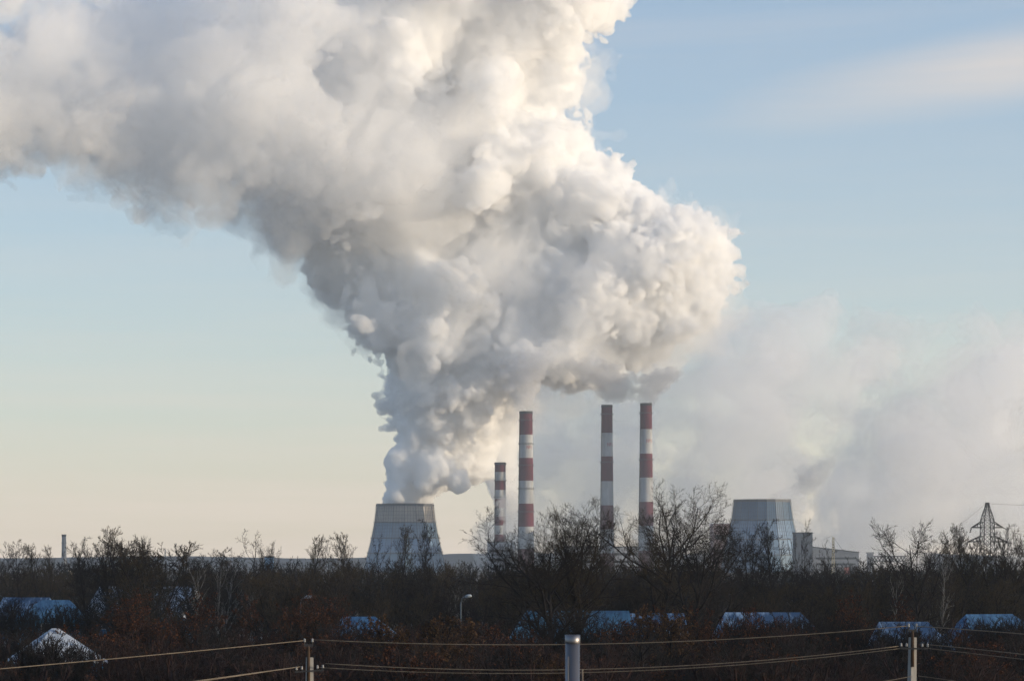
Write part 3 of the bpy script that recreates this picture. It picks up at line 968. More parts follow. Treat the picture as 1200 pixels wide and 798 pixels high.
def tubes(P, Rr, S):
    N, K, _ = P.shape
    T = np.empty_like(P)
    T[:, 1:-1] = P[:, 2:] - P[:, :-2]
    T[:, 0] = P[:, 1] - P[:, 0]
    T[:, -1] = P[:, -1] - P[:, -2]
    T = unit(T)
    m = unit(P[:, -1] - P[:, 0])
    ref = np.where(np.abs(m[:, 2:3]) < 0.8, np.array([[0, 0, 1.0]]), np.array([[1.0, 0.2, 0]]))[:, None, :]
    e1 = unit(np.cross(T, np.broadcast_to(ref, T.shape)))
    e2 = np.cross(e1, T)
    a = np.arange(S) * 2 * np.pi / S
    V = P[:, :, None, :] + Rr[:, :, None, None] * (e1[:, :, None, :] * np.cos(a)[None, None, :, None] + e2[:, :, None, :] * np.sin(a)[None, None, :, None])
    base = (np.arange(N) * K * S)[:, None, None] + (np.arange(K - 1) * S)[None, :, None]
    s0 = np.arange(S)[None, None, :]
    s1 = ((np.arange(S) + 1) % S)[None, None, :]
    Fq = np.stack([base + s0, base + s0 + S, base + s1 + S, base + s1], -1)
    return V.reshape(-1, 3), Fq.reshape(-1, 4)


def merge(parts):
    vs, fs, n = [], [], 0
    for v, f in parts:
        vs.append(v)
        fs.append(f + n)
        n += len(v)
    return np.concatenate(vs), np.concatenate(fs)


def leaf_quads(P, n, size, rng):
    """Small withered leaves along twig polylines."""
    N, K, _ = P.shape
    idx = rng.integers(0, N, n)
    t = rng.uniform(0.2, 1, n) * (K - 1) * 0.999
    i = t.astype(int)
    w = (t - i)[:, None]
    p = P[idx, i] * (1 - w) + P[idx, i + 1] * w
    a = unit(rng.normal(0, 1, (n, 3)) + np.array([0, 0, -0.6])) * size * rng.uniform(0.6, 1.3, (n, 1))
    b = unit(np.cross(a, rng.normal(0, 1, (n, 3)))) * size * 0.55 * rng.uniform(0.6, 1.3, (n, 1))
    V = np.stack([p, p + a * 0.5 + b, p + a, p + a * 0.5 - b], 1)
    return V.reshape(-1, 3), np.arange(n * 4).reshape(n, 4)


def bark(name, c1, c2, sc=1.5):
    return surf_mat(name, c1, 0.95, color2=c2, scale=sc, stretch=(1, 1, 0.3), spec=0.1)


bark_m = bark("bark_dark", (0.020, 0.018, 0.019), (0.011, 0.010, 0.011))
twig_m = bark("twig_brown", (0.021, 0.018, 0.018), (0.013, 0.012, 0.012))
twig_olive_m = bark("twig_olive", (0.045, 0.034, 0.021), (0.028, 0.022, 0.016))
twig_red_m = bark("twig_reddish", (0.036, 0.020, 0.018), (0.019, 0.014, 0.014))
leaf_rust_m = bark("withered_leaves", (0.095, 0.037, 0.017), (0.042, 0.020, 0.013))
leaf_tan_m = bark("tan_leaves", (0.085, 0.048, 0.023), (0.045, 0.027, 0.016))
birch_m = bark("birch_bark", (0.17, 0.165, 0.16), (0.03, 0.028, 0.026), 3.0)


def branchy(H, r0, rng, stems=1, fork=0.25, limbs=6, spread=48, ratio=0.6, up=0.5, lv=((7, 45, .5), (7, 45, .45), (5, 42, .45)), rmin=0.012, lean=(0, 0), crown_lo=0.35, wig=0.10, twigs=3, tip=0.04, limb_t1=0.95):
    """One leafless tree: (trunk and limbs), (twigs) as vertex/face arrays plus the last twigs' polylines."""
    base = np.zeros((stems, 3))
    d0 = np.zeros((stems, 3))
    d0[:, 2] = 1
    if stems > 1:
        a = np.arange(stems) * 2 * np.pi / stems + rng.uniform(0, 1, stems)
        base[:, 0], base[:, 1] = np.cos(a) * r0 * 1.4, np.sin(a) * r0 * 1.4
        sp = rng.uniform(0.12, 0.5, stems)
        d0[:, 0], d0[:, 1] = np.cos(a) * sp, np.sin(a) * sp
    d0[:, 0] += lean[0]
    d0[:, 1] += lean[1]
    base[:, 2] = -0.3
    L0 = np.full(stems, H) * rng.uniform(0.8, 1.0, stems) if stems > 1 else np.array([H * 0.98])
    P, Rr = grow_lines(base, d0, L0, np.full(stems, r0), np.full(stems, max(tip, rmin)), 12, 0.15, 0.055, rng)
    thick = [tubes(P, Rr, 8)]
    P1, R1, L1 = sprout(P, Rr, L0, limbs, fork, limb_t1, spread, 9, ratio, 0.72, rmin * 2, 10, up, wig, rng)
    thick.append(tubes(P1, R1, 6))
    thin = []
    Pp, Rp, Lp = P1, R1, L1
    for k, (n, ang, rat) in enumerate(lv):
        last = k == len(lv) - 1
        Pp, Rp, Lp = sprout(Pp, Rp, Lp, n, 0.18, 1.0, ang, 13, rat, 0.6, rmin, 4 if last else (7 if k == 0 else 5), up * (0.5 if k == 0 else 0.9), wig * (0.95 if not last else 0.75), rng, 0.4)
        (thick if k == 0 else thin).append(tubes(Pp, Rp, 5 if k == 0 else 3))
    return merge(thick), merge(thin), Pp


def fit(parts, H):
    """Scale arrays so that the tree is H tall."""
    top = max(v[:, 2].max() for v, f in parts)
    return [(v * (H / top), f) for v, f in parts]


def tree_kind(H, seed, trunk_m=bark_m, crown_m=twig_m, leaves=0, leaf_m=None, leaf_size=0.09, **kw):
    rng = np.random.default_rng(seed)
    tk, tw, last = branchy(H, rng=rng, **kw)
    parts = [tk, tw]
    if leaves:
        parts.append(leaf_quads(last, leaves, leaf_size, rng))
    parts = fit(parts, H)
    me_t = mesh_from("trunk", *parts[0], True)
    me_t.materials.append(trunk_m)
    me_c = mesh_from("crown", *merge(parts[1:]), False)
    me_c.materials.append(crown_m)
    if leaves:
        me_c.materials.append(leaf_m)
        mi = np.zeros(len(me_c.polygons), np.int32)
        mi[-leaves:] = 1
        me_c.polygons.foreach_set("material_index", mi)
    w = max(abs(parts[1][0][:, 0]).max(), 0.1)
    return {"t": me_t, "c": me_c, "H": H, "w": w}


def plant(kind, name, x, y, h, rz, label, cat, group=None, wide=1.0):
    root = empty(name, (x, y, 0), rz)
    k = h / kind["H"]
    root.scale = (k * wide, k * wide, k)
    for nm, me in (("trunk", kind["t"]), ("crown", kind["c"])):
        o = bpy.data.objects.new(nm, me)
        C.objects.link(o)
        o.parent = root
    return tag(root, label, cat, group)


def plant_px(kind, name, u, vtop, Y, rz, label, cat="tree", group=None, wide=1.0):
    p = at(u, vtop, Y)
    return plant(kind, name, p.x, Y, p.z, rz, label, cat, group, wide)


K4 = ((9, 44, .58), (8, 44, .50), (6, 42, .52), (4, 38, .55))
big1 = tree_kind(20, 21, r0=0.42, fork=0.20, limbs=14, spread=44, ratio=0.72, up=0.42, lv=K4, rmin=0.011, wig=0.13, tip=0.08, limb_t1=0.8)
big2 = tree_kind(21, 34, crown_m=twig_olive_m, r0=0.40, fork=0.18, limbs=15, spread=36, ratio=0.66, up=0.55, lv=K4, rmin=0.011, wig=0.12, tip=0.08, limb_t1=0.85)
big3 = tree_kind(22, 47, crown_m=twig_olive_m, r0=0.50, fork=0.26, limbs=14, spread=42, ratio=0.70, up=0.45, lv=K4, rmin=0.011, wig=0.14, tip=0.08, limb_t1=0.85)
big4 = tree_kind(20, 58, r0=0.45, fork=0.15, limbs=13, spread=48, ratio=0.74, up=0.40, lv=K4, rmin=0.011, wig=0.15, tip=0.08, lean=(0.25, 0), limb_t1=0.8)
KM = ((7, 42, .58), (6, 42, .50), (6, 38, .55))
mid = [
    tree_kind(15, 101, r0=0.20, fork=0.30, limbs=18, spread=40, ratio=0.44, up=0.45, lv=KM, rmin=0.014, wig=0.10),
    tree_kind(15, 102, crown_m=twig_olive_m, r0=0.20, fork=0.35, limbs=18, spread=32, ratio=0.38, up=0.55, lv=KM, rmin=0.014, wig=0.09),
    tree_kind(15, 103, r0=0.22, fork=0.22, limbs=15, spread=46, ratio=0.52, up=0.45, lv=KM, rmin=0.014, wig=0.13),
    tree_kind(15, 104, crown_m=twig_olive_m, r0=0.14, stems=3, fork=0.25, limbs=8, spread=34, ratio=0.42, up=0.5, lv=KM, rmin=0.014, wig=0.10),
]
sparse = [
    tree_kind(15, 111, r0=0.16, fork=0.30, limbs=14, spread=42, ratio=0.40, up=0.35, lv=((5, 44, .5), (5, 44, .5), (4, 40, .55)), rmin=0.015, wig=0.14),
    tree_kind(15, 112, r0=0.17, fork=0.25, limbs=8, spread=40, ratio=0.55, up=0.4, lv=((6, 44, .55), (6, 42, .5), (4, 40, .55)), rmin=0.015, wig=0.13),
]
dense = [
    tree_kind(12, 121, crown_m=twig_m, r0=0.14, stems=5, fork=0.15, limbs=9, spread=34, ratio=0.48, up=0.5, lv=KM, rmin=0.015, wig=0.12),
    tree_kind(12, 122, crown_m=twig_olive_m, r0=0.13, stems=6, fork=0.12, limbs=8, spread=38, ratio=0.50, up=0.45, lv=KM, rmin=0.015, wig=0.13),
]
KS = ((5, 38, .5), (6, 38, .55))
bush = [
    tree_kind(5, 131, twig_red_m, twig_red_m, r0=0.05, stems=9, fork=0.08, limbs=8, spread=32, ratio=0.45, up=0.6, lv=KS, rmin=0.010, wig=0.12),
    tree_kind(5, 132, twig_red_m, twig_m, r0=0.05, stems=10, fork=0.08, limbs=8, spread=28, ratio=0.42, up=0.7, lv=KS, rmin=0.010, wig=0.11),
    tree_kind(5, 133, bark_m, twig_m, r0=0.05, stems=8, fork=0.1, limbs=9, spread=36, ratio=0.48, up=0.55, lv=KS, rmin=0.010, wig=0.13),
    tree_kind(5, 134, twig_red_m, twig_red_m, leaves=2600, leaf_m=leaf_rust_m, leaf_size=0.085, r0=0.05, stems=8, fork=0.1, limbs=8, spread=34, ratio=0.45, up=0.6, lv=KS, rmin=0.010, wig=0.12),
]
rusty = [
    tree_kind(7, 141, bark_m, twig_red_m, leaves=7000, leaf_m=leaf_rust_m, leaf_size=0.10, r0=0.08, stems=5, fork=0.15, limbs=10, spread=36, ratio=0.46, up=0.5, lv=KM, rmin=0.010, wig=0.12),
    tree_kind(7, 142, bark_m, twig_red_m, leaves=7000, leaf_m=leaf_tan_m, leaf_size=0.10, r0=0.08, stems=3, fork=0.2, limbs=12, spread=36, ratio=0.42, up=0.5, lv=KM, rmin=0.010, wig=0.12),
]
birch = [
    tree_kind(13, 151, birch_m, twig_m, r0=0.11, fork=0.35, limbs=12, spread=36, ratio=0.32, up=0.3, lv=((6, 40, .5), (5, 40, .5)), rmin=0.016, wig=0.09),
    tree_kind(13, 152, birch_m, twig_m, r0=0.10, fork=0.40, limbs=12, spread=36, ratio=0.32, up=0.2, lv=((6, 40, .5), (5, 40, .5)), rmin=0.016, wig=0.09, lean=(0.28, 0)),
]

# the big spreading trees in the middle
plant_px(big1, "spreading_tree", 641, 588, 236, 0.4, "big forked bare tree left of the pipe post, in front of the widest smokestack", group="big bare trees in the middle", wide=1.15)
plant_px(big2, "spreading_tree", 678, 581, 240, 1.9, "upright big bare tree with a fine domed crown just above the metal pipe post", group="big bare trees in the middle", wide=1.0)
plant_px(big3, "spreading_tree", 762, 557, 280, 2.6, "tallest big bare tree, standing before the №3 smokestack", group="big bare trees in the middle", wide=1.1)
plant_px(big4, "spreading_tree", 800, 585, 268, 0.15, "leaning big bare tree with a low limb reaching towards the right cooling tower", group="big bare trees in the middle", wide=1.1)

# trees one can tell apart along the skyline
SK = [
    ("bare_tree", mid[0], 22, 636, 400, 0.85, "round bare tree at the far left edge of the skyline"),
    ("bare_tree", mid[1], 51, 640, 410, 0.8, "small slim bare tree just left of the far grey smokestack"),
    ("bare_tree", mid[1], 60, 642, 415, 0.45, "thin pointed bare tree touching the far grey smokestack's left side"),
    ("bare_tree", mid[0], 103, 633, 350, 0.8, "bare tree at the left end of the round thicket right of the grey smokestack"),
    ("bare_tree", mid[1], 127, 619, 350, 0.75, "tall pointed bare tree topping the left round thicket"),
    ("bare_tree", dense[0], 143, 632, 345, 1.15, "dense many-stemmed bare tree in the middle of the left round thicket"),
    ("bare_tree", dense[1], 170, 637, 340, 1.2, "broad dense bare tree at the right end of the left round thicket"),
    ("bare_tree", dense[0], 240, 645, 380, 1.25, "low fan-shaped bare tree on the skyline above the birch trunks"),
    ("bare_tree", dense[0], 156, 630, 352, 1.0, "fan shaped bare tree filling the middle of the round thicket's right half"),
    ("sparse_tree", sparse[1], 293, 623, 360, 0.95, "open-branched bare tree standing alone on the left skyline"),
    ("bare_tree", mid[2], 318, 636, 380, 0.45, "small round topped bare tree right of the open-branched lone tree"),
    ("bare_tree", mid[1], 362, 630, 420, 0.7, "first of three slim bare trees left of the left cooling tower"),
    ("bare_tree", sparse[0], 385, 634, 420, 0.7, "middle one of three slim bare trees left of the left cooling tower"),
    ("bare_tree", mid[1], 408, 627, 410, 0.75, "tallest of three slim bare trees left of the left cooling tower"),
    ("bare_tree", sparse[0], 445, 630, 400, 0.8, "sparse bare tree before the left edge of the left cooling tower"),
    ("bare_tree", mid[1], 473, 617, 390, 0.55, "slim bare tree in the middle of the left cooling tower's front"),
    ("bare_tree", mid[0], 493, 612, 390, 0.6, "tallest bare tree before the left cooling tower, near its right side"),
    ("bare_tree", mid[2], 880, 611, 330, 0.75, "rounded bare tree before the left half of the right cooling tower"),
    ("bare_tree", mid[0], 908, 612, 335, 0.8, "bare tree before the right half of the right cooling tower"),
    ("sparse_tree", sparse[1], 941, 610, 330, 0.5, "narrow bare tree beside the dark tower block"),
    ("sparse_tree", sparse[0], 962, 636, 340, 0.7, "small sparse bare tree in front of the long grey hall"),
    ("bare_tree", mid[2], 1080, 610, 290, 1.05, "wide open crowned bare tree right of the conveyor bridge"),
    ("bare_tree", mid[3], 1118, 625, 320, 0.8, "bushy bare tree left of the lattice pylon"),
    ("bare_tree", mid[1], 1140, 616, 330, 0.6, "slim bare tree touching the lattice pylon's left arms"),
    ("bare_tree", dense[1], 1165, 632, 330, 1.1, "dense bare tree at the foot of the lattice pylon"),
    ("bare_tree", mid[0], 1186, 618, 325, 0.7, "bare tree just right of the lattice pylon"),
    ("bare_tree", mid[3], 1205, 622, 330, 0.8, "bare tree cut by the right edge of the view"),
]
for i, (nm, kd, u, v, Y, wd, lab) in enumerate(SK):
    plant_px(kd, nm, u, v - 5, Y, i * 1.7, lab, group="bare trees along the skyline", wide=wd)
BI = [
    (0, 237, 652, 255, "pale trunked birch, first from the left of the cluster under the fan-shaped tree"),
    (0, 246, 648, 250, "middle pale birch trunk of the left cluster, the brightest"),
    (1, 252, 655, 248, "leaning pale birch of the left cluster, tilting to the right"),
    (0, 1052, 668, 270, "pale birch trunk above the snowy roof behind the right utility pole"),
    (0, 1096, 640, 262, "pale birch trunk right of the right utility pole"),
]
for i, (k, u, v, Y, lab) in enumerate(BI):
    plant_px(birch[k], "birch_tree", u, v, Y, 0.0 if k else i * 2.1, lab, group="birches with pale trunks", wide=0.8)
RU = [
    (0, 178, 688, 215, 1.25, "broad rust-brown leafed bush tree right of the snowy pyramid roof"),
    (0, 341, 689, 225, 0.9, "rust-brown leafed tree left of the half hidden blue-shaded roof"),
    (0, 378, 690, 228, 0.7, "slim rust-brown leafed tree just behind the half hidden blue-shaded roof"),
    (1, 492, 716, 185, 1.0, "tan leafed tree below the white headed street lamp"),
    (1, 512, 722, 182, 0.8, "smaller tan leafed tree below the white headed street lamp"),
    (1, 772, 706, 200, 0.9, "tan leafed tree hiding the right end of the long snowy roof"),
    (0, 795, 703, 205, 0.8, "rust leafed tree below the leaning big bare tree"),
    (0, 886, 705, 214, 0.75, "rust leafed tree hiding the left part of the wide snowy roof on the right"),
    (0, 1012, 690, 225, 0.9, "rust leafed tree between the two snowy roofs on the right"),
    (1, 655, 760, 150, 0.5, "small tan leafed shrub just left of the metal pipe post"),
]
for i, (k, u, v, Y, wd, lab) in enumerate(RU):
    plant_px(rusty[k], "leafy_tree", u, v, Y, i * 2.3, lab, group="trees with withered leaves", wide=wd)

# the thicket: shrubs nothing in the picture tells apart
rnd = random.Random(77)
SHL = ["leafless reddish shrub crowded in the dark thicket", "upright brown leafless shrub crowded in the dark thicket",
       "dark grey-brown leafless shrub crowded in the dark thicket", "rust leafed low shrub crowded in the dark thicket"]
SHN = ["red_shrub", "upright_shrub", "dark_shrub", "rust_shrub"]
KEEP = []      # (u0, u1, Y) windows that must stay open in front of roofs


def allowed(u, y, h):
    for u0, u1, Yr, vmax in KEEP:
        if u0 < u < u1 and y < Yr:
            vt = VH - (h - EYE) * F / y
            if vt < vmax:
                return False
    return True


KEEP += [(604, 660, 246, 736), (52, 80, 190, 746), (905, 950, 236, 727), (1050, 1090, 212, 738), (396, 430, 231, 727), (25, 95, 420, 704), (1155, 1195, 250, 722)]
cnt = 0
rows = [(140, 30), (152, 32), (166, 34), (182, 36), (198, 38), (214, 38), (236, 36)]
for Y, n in rows:
    for i in range(n):
        u = -30 + 1260 * (i + rnd.uniform(0.1, 0.9)) / n
        y = Y + rnd.uniform(-7, 7)
        h = rnd.uniform(4.6, 7.4)
        if Y < 165:
            h = rnd.uniform(3.8, 5.4)
        k = rnd.choices((0, 1, 2, 3), (3, 3, 3, 2))[0]
        while h > 1.6 and not allowed(u, y, h) and not (h < 6.6 and rnd.random() < 0.33):
            h *= 0.85
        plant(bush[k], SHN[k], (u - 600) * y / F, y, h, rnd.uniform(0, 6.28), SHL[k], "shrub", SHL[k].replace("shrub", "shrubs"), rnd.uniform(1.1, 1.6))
        cnt += 1

for u0, u1, y, vt0, vt1, n in ((590, 790, 232, 716, 738, 12), (855, 985, 222, 708, 728, 15), (1030, 1115, 202, 724, 742, 9), (375, 470, 220, 720, 736, 7), (15, 110, 182, 734, 752, 9), (-10, 110, 355, 692, 712, 10), (100, 240, 378, 684, 706, 8), (1140, 1215, 240, 712, 727, 10)):
    for i in range(n):
        u = u0 + (u1 - u0) * (i + rnd.uniform(0.1, 0.9)) / n
        p = at(u, rnd.uniform(vt0, vt1), y + rnd.uniform(-4, 4))
        plant(bush[2], SHN[2], p.x, p.y, p.z, rnd.uniform(0, 6.28), SHL[2], "shrub", SHL[2].replace("shrub", "shrubs"), rnd.uniform(0.8, 1.2))

# slim trees of the dark middle band, still single things
ML = "slender leafless tree packed in the dark wood band behind the roofs"
for Y, n, vt0, vt1 in ((300, 34, 668, 700), (335, 34, 662, 688), (375, 34, 657, 680)):
    for i in range(n):
        u = -30 + 1260 * (i + rnd.uniform(0.1, 0.9)) / n
        y = Y + rnd.uniform(-14, 14)
        p = at(u, rnd.uniform(vt0, vt1), y)
        if u < 240 and y < 425:
            continue
        plant(rnd.choice([dense[0], dense[1], mid[3], mid[0], birch[0]] if rnd.random() < 0.5 else [dense[0], dense[1]]), "thicket_tree", p.x, y, p.z, rnd.uniform(0, 6.28), ML, "tree", "slender trees packed in the wood band", rnd.uniform(0.8, 1.2))
for i in range(16):
    u = -25 + 270 * (i + rnd.uniform(0, 1)) / 16
    y = rnd.uniform(435, 480)
    p = at(u, rnd.uniform(662, 676), y)
    plant(rnd.choice(dense), "thicket_tree", p.x, y, p.z, rnd.uniform(0, 6.28), ML, "tree", "slender trees packed in the wood band", 1.0)

# the far wood that reads as one dark mass, and the low scrub on its floor
rng = np.random.default_rng(9)
src = []
for sd, H in ((201, 12), (202, 12), (203, 12), (204, 12)):
    tk, tw, _ = branchy(H, 0.15, np.random.default_rng(sd), stems=4, fork=0.15, limbs=7, spread=36, ratio=0.46, up=0.5, lv=((5, 42, .5), (5, 42, .5)), rmin=0.030, wig=0.12)
    src.append(fit([merge([tk, tw])], 1.0)[0])


def mass(name, spots, mat):
    parts = []
    for x, y, h, w in spots:
        v, f = src[int(rng.integers(0, len(src)))]
        a = rng.uniform(0, 6.28)
        ca, sa = math.cos(a), math.sin(a)
        q = np.stack([(v[:, 0] * ca - v[:, 1] * sa) * h * w + x, (v[:, 0] * sa + v[:, 1] * ca) * h * w + y, v[:, 2] * h], 1)
        parts.append((q, f))
    me = mesh_from(name, *merge(parts), False)
    return link_mesh(name, me, mat)


spots = []
for Y, n in ((430, 66), (490, 72), (560, 78), (640, 84), (730, 88), (850, 94)):
    for i in range(n):
        u = -420 + 2050 * (i + rng.uniform(0, 1)) / n
        y = Y + rng.uniform(-25, 25)
        if -40 < u < 250 and y < 520:
            continue
        spots.append(((u - 600) * y / F, y, at(u, rng.uniform(650, 666), y).z, rng.uniform(0.9, 1.3)))
for i in range(150):      # the same wood going on past both edges of the view
    y = rng.uniform(140, 430)
    u = rng.uniform(-620, -50) if i % 2 else rng.uniform(1250, 1820)
    spots.append(((u - 600) * y / F, y, rng.uniform(4.5, 8) if y < 260 else rng.uniform(8, 12.5), rng.uniform(1.0, 1.5)))
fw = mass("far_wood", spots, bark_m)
tag(fw, "far leafless wood that reads as one dark mass below the plant", kind="stuff")
spots = []
for Y, n in ((135, 120), (165, 120), (200, 120), (245, 130)):
    for i in range(n):
        u = -60 + 1320 * (i + rng.uniform(0, 1)) / n
        y = Y + rng.uniform(-14, 14)
        spots.append(((u - 600) * y / F, y, rng.uniform(1.2, 2.4), rng.uniform(1.2, 2.0)))
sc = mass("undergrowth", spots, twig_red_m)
tag(sc, "low leafless brush under the shrubs of the thicket", kind="stuff")

# ------------------------------------------------------------------ garden houses among the shrubs
def roof_mat(name, snow, sheet, lo, hi, sc):
    """Thin snow sliding off ribbed sheet: streaks run down the slope, bare sheet shows between; blue shade is mixed into the tones."""
    M = Mat(name)
    tc = M.n("ShaderNodeTexCoord")
    mp = M.n("ShaderNodeMapping", {"Vector": tc.outputs['Object'], "Scale": (1.0, 0.35, 0.35)})
    n1 = M.n("ShaderNodeTexNoise", {"Vector": mp.outputs[0], "Scale": sc, "Detail": 8.0, "Roughness": 0.65})
    n2 = M.n("ShaderNodeTexNoise", {"Vector": tc.outputs['Object'], "Scale": 0.35, "Detail": 3.0})
    wv = M.n("ShaderNodeTexWave", {"Vector": tc.outputs['Object'], "Scale": 2.4, "Distortion": 0.6, "Detail": 2.0}, bands_direction='X')
    s = M.n("ShaderNodeMath", {0: n1.outputs['Fac'], 1: n2.outputs['Fac']}, operation='ADD')
    s2 = M.n("ShaderNodeMath", {0: wv.outputs['Fac'], 1: 0.05, 2: s.outputs[0]}, operation='MULTIPLY_ADD')
    mr = M.n("ShaderNodeMapRange", {"Value": s2.outputs[0], "From Min": lo, "From Max": hi})
    mx = M.n("ShaderNodeMixRGB", {"Fac": mr.outputs[0], "Color1": (*snow, 1), "Color2": (*sheet, 1)})
    bp = M.n("ShaderNodeBump", {"Height": wv.outputs['Fac'], "Strength": 0.3, "Distance": 0.04})
    bs = M.n("ShaderNodeBsdfPrincipled", {"Base Color": mx.outputs[0], "Roughness": 0.8, "Normal": bp.outputs[0]})
    M.l(bs.outputs[0], M.out.inputs['Surface'])
    return M.m


snow_m = roof_mat("snow", (0.42, 0.46, 0.52), (0.12, 0.17, 0.24), 0.95, 1.35, 1.6)
snow_patchy_shade = roof_mat("shaded_patchy_snow", (0.22, 0.33, 0.48), (0.015, 0.055, 0.13), 0.80, 1.08, 2.6)  # patchy snow darkened and blued to carry the roofs' shade
snow_shade_blue = roof_mat("blue_shaded_snow", (0.045, 0.16, 0.29), (0.008, 0.05, 0.12), 0.85, 1.25, 1.4)  # snow lying in shade, coloured deep blue outright
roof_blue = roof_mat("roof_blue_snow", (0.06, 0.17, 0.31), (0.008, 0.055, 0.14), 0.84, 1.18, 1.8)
snow_white = surf_mat("frame_white", (0.35, 0.36, 0.38), 0.8)
board_m = surf_mat("old_boards", (0.12, 0.10, 0.08), 0.9, scale=1.0, stretch=(6, 6, 0.3))
board_blue = surf_mat("blue_boards", (0.02, 0.13, 0.26), 0.8, color2=(0.015, 0.08, 0.18), scale=0.8, stretch=(5, 5, 0.4))


def house(label, u, vridge, Y, ridge, depth, eave_drop, rz, roof_m, wall_m, hip=(0.0, 0.0), width_scale=1.0, name="garden_house"):
    """ridge: length of the roof ridge in metres; hip: how far each end of the eaves reaches beyond the ridge."""
    p = at(u, vridge, Y)
    root = empty(name, (p.x, Y + depth / 2, 0), rz)
    tag(root, label, "house", "snowy garden houses in the thicket")
    zr = p.z
    ze = zr - eave_drop
    l = ridge / 2
    d = depth / 2
    h0, h1 = hip
    b = MB()
    th = 0.16
    A = [(-l - h0 - .3, -d - .4, ze - .2), (l + h1 + .3, -d - .4, ze - .2), (l + h1 + .3, d + .4, ze - .2), (-l - h0 - .3, d + .4, ze - .2), (-l - .1, 0, zr), (l + .1, 0, zr)]
    B_ = [(x, y, z - th) for x, y, z in A]
    b.add(A + B_, [(0, 1, 5, 4), (2, 3, 4, 5), (1, 2, 5), (3, 0, 4), (6, 10, 11, 7), (8, 11, 10, 9), (7, 11, 8), (9, 10, 6), (0, 6, 7, 1), (1, 7, 8, 2), (2, 8, 9, 3), (3, 9, 6, 0)])
    b.build("roof", roof_m, root)
    b = MB()
    x0, x1 = -l - h0, l + h1
    hw = ze - 0.15
    v = [(x0, -d, 0), (x1, -d, 0), (x1, d, 0), (x0, d, 0), (x0, -d, hw), (x1, -d, hw), (x1, d, hw), (x0, d, hw)]
    f = [(0, 1, 5, 4), (1, 2, 6, 5), (2, 3, 7, 6), (3, 0, 4, 7), (3, 2, 1, 0)]
    if h0 < 0.3:
        v.append((x0, 0, zr - 0.3))
        f[3] = (3, 0, 4, len(v) - 1, 7)
    if h1 < 0.3:
        v.append((x1, 0, zr - 0.3))
        f[1] = (1, 2, 6, len(v) - 1, 5)
    b.add(v, f)
    b.build("wall", wall_m, root)
    for xx in (-0.5, 0.35):
        b = MB()
        b.box((xx * (l + 1), -d - 0.04, hw * 0.62), (1.1, 0.1, 1.2))
        w = b.build("window", glass_m, root)
        b = MB()
        for dx in (-0.6, 0.6):
            b.box((xx * (l + 1) + dx, -d - 0.06, hw * 0.62), (0.1, 0.14, 1.3))
        for dz in (-0.65, 0.65):
            b.box((xx * (l + 1), -d - 0.06, hw * 0.62 + dz), (1.3, 0.14, 0.1))
        b.build("frame", snow_white, w)
    return root


house("long snow covered roof with a sloped left end, behind the big forked tree", 678, 716, 246, 9.8, 6.5, 3.2, 0.0, snow_shade_blue, board_blue, (1.9, 0.3))
house("snow patched house right of the long snowy roof, split by tan shrubs", 772, 719, 250, 5.2, 6, 3.0, 0.05, snow_patchy_shade, board_m, (0.2, 0.2))
house("snow roofed house with a long right slope, upper wires crossing in front", 898, 718, 236, 6.8, 7, 3.4, 0.0, snow_patchy_shade, board_m, (1.5, 3.2))
house("snow roofed house right behind the right utility pole", 1064, 729, 212, 3.9, 5, 2.0, 0.0, snow_patchy_shade, board_m, (0.5, 1.6))
house("blue shaded roof at the right edge of the view", 1166, 720, 255, 5.0, 6, 2.4, 0.3, roof_blue, board_blue, (1.0, 2.2))
house("half hidden blue shaded roof above the left utility pole", 418, 723, 231, 2.8, 6, 2.0, 0.0, roof_blue, board_m, (1.4, 2.4))
house("long whitish roof with a blue gable behind the left round thicket", 168, 687, 400, 17.5, 9, 4.6, R(-24), snow_m, board_blue, (0.0, 0.0))
house("low snow streaked shed roof at the left edge beside the blue gable", 26, 700, 395, 7.5, 7, 2.6, R(-12), snow_patchy_shade, board_blue, (0.0, 0.2))
house("blue lean-to house in front of the blue gable", 62, 703, 370, 3.6, 5, 2.4, R(8), roof_blue, board_blue, (4.2, 2.6))
house("low pyramid roof, snow white on its right slope, near the left edge", 57, 737, 190, 0.3, 5.4, 2.2, R(22), snow_m, board_blue, (2.6, 2.9))

# ------------------------------------------------------------------ street lamps
lampw_m = surf_mat("lamp_white", (0.28, 0.32, 0.36), 0.4)
pole_grey = surf_mat("galvanised", (0.10, 0.13, 0.16), 0.5, metallic=0.4)
for u, v, Y, lab in ((540, 699, 255, "street lamp with a white head standing among shrubs left of the long snowy roof"),
                     (352, 700, 240, "street lamp whose pale head peeks out of the rust-brown trees")):
    p = at(u, v, Y)
    root = empty("street_lamp", (p.x, Y, 0))
    tag(root, lab, "street lamp", "street lamps in the garden lane")
    b = MB()
    b.tube([(0, 0, 0), (0, 0, p.z - 0.6), (0.12, 0, p.z - 0.15), (0.45, 0, p.z + 0.02)], [0.085, 0.06, 0.05, 0.045], 10)
    b.build("pole", pole_grey, root)
    b = MB()
    b.tube([(0.4, 0, p.z), (0.62, 0, p.z + 0.06), (0.95, 0, p.z + 0.09), (1.1, 0, p.z + 0.07)], [0.07, 0.17, 0.16, 0.06], 10)
    b.build("lamp_head", lampw_m, root)

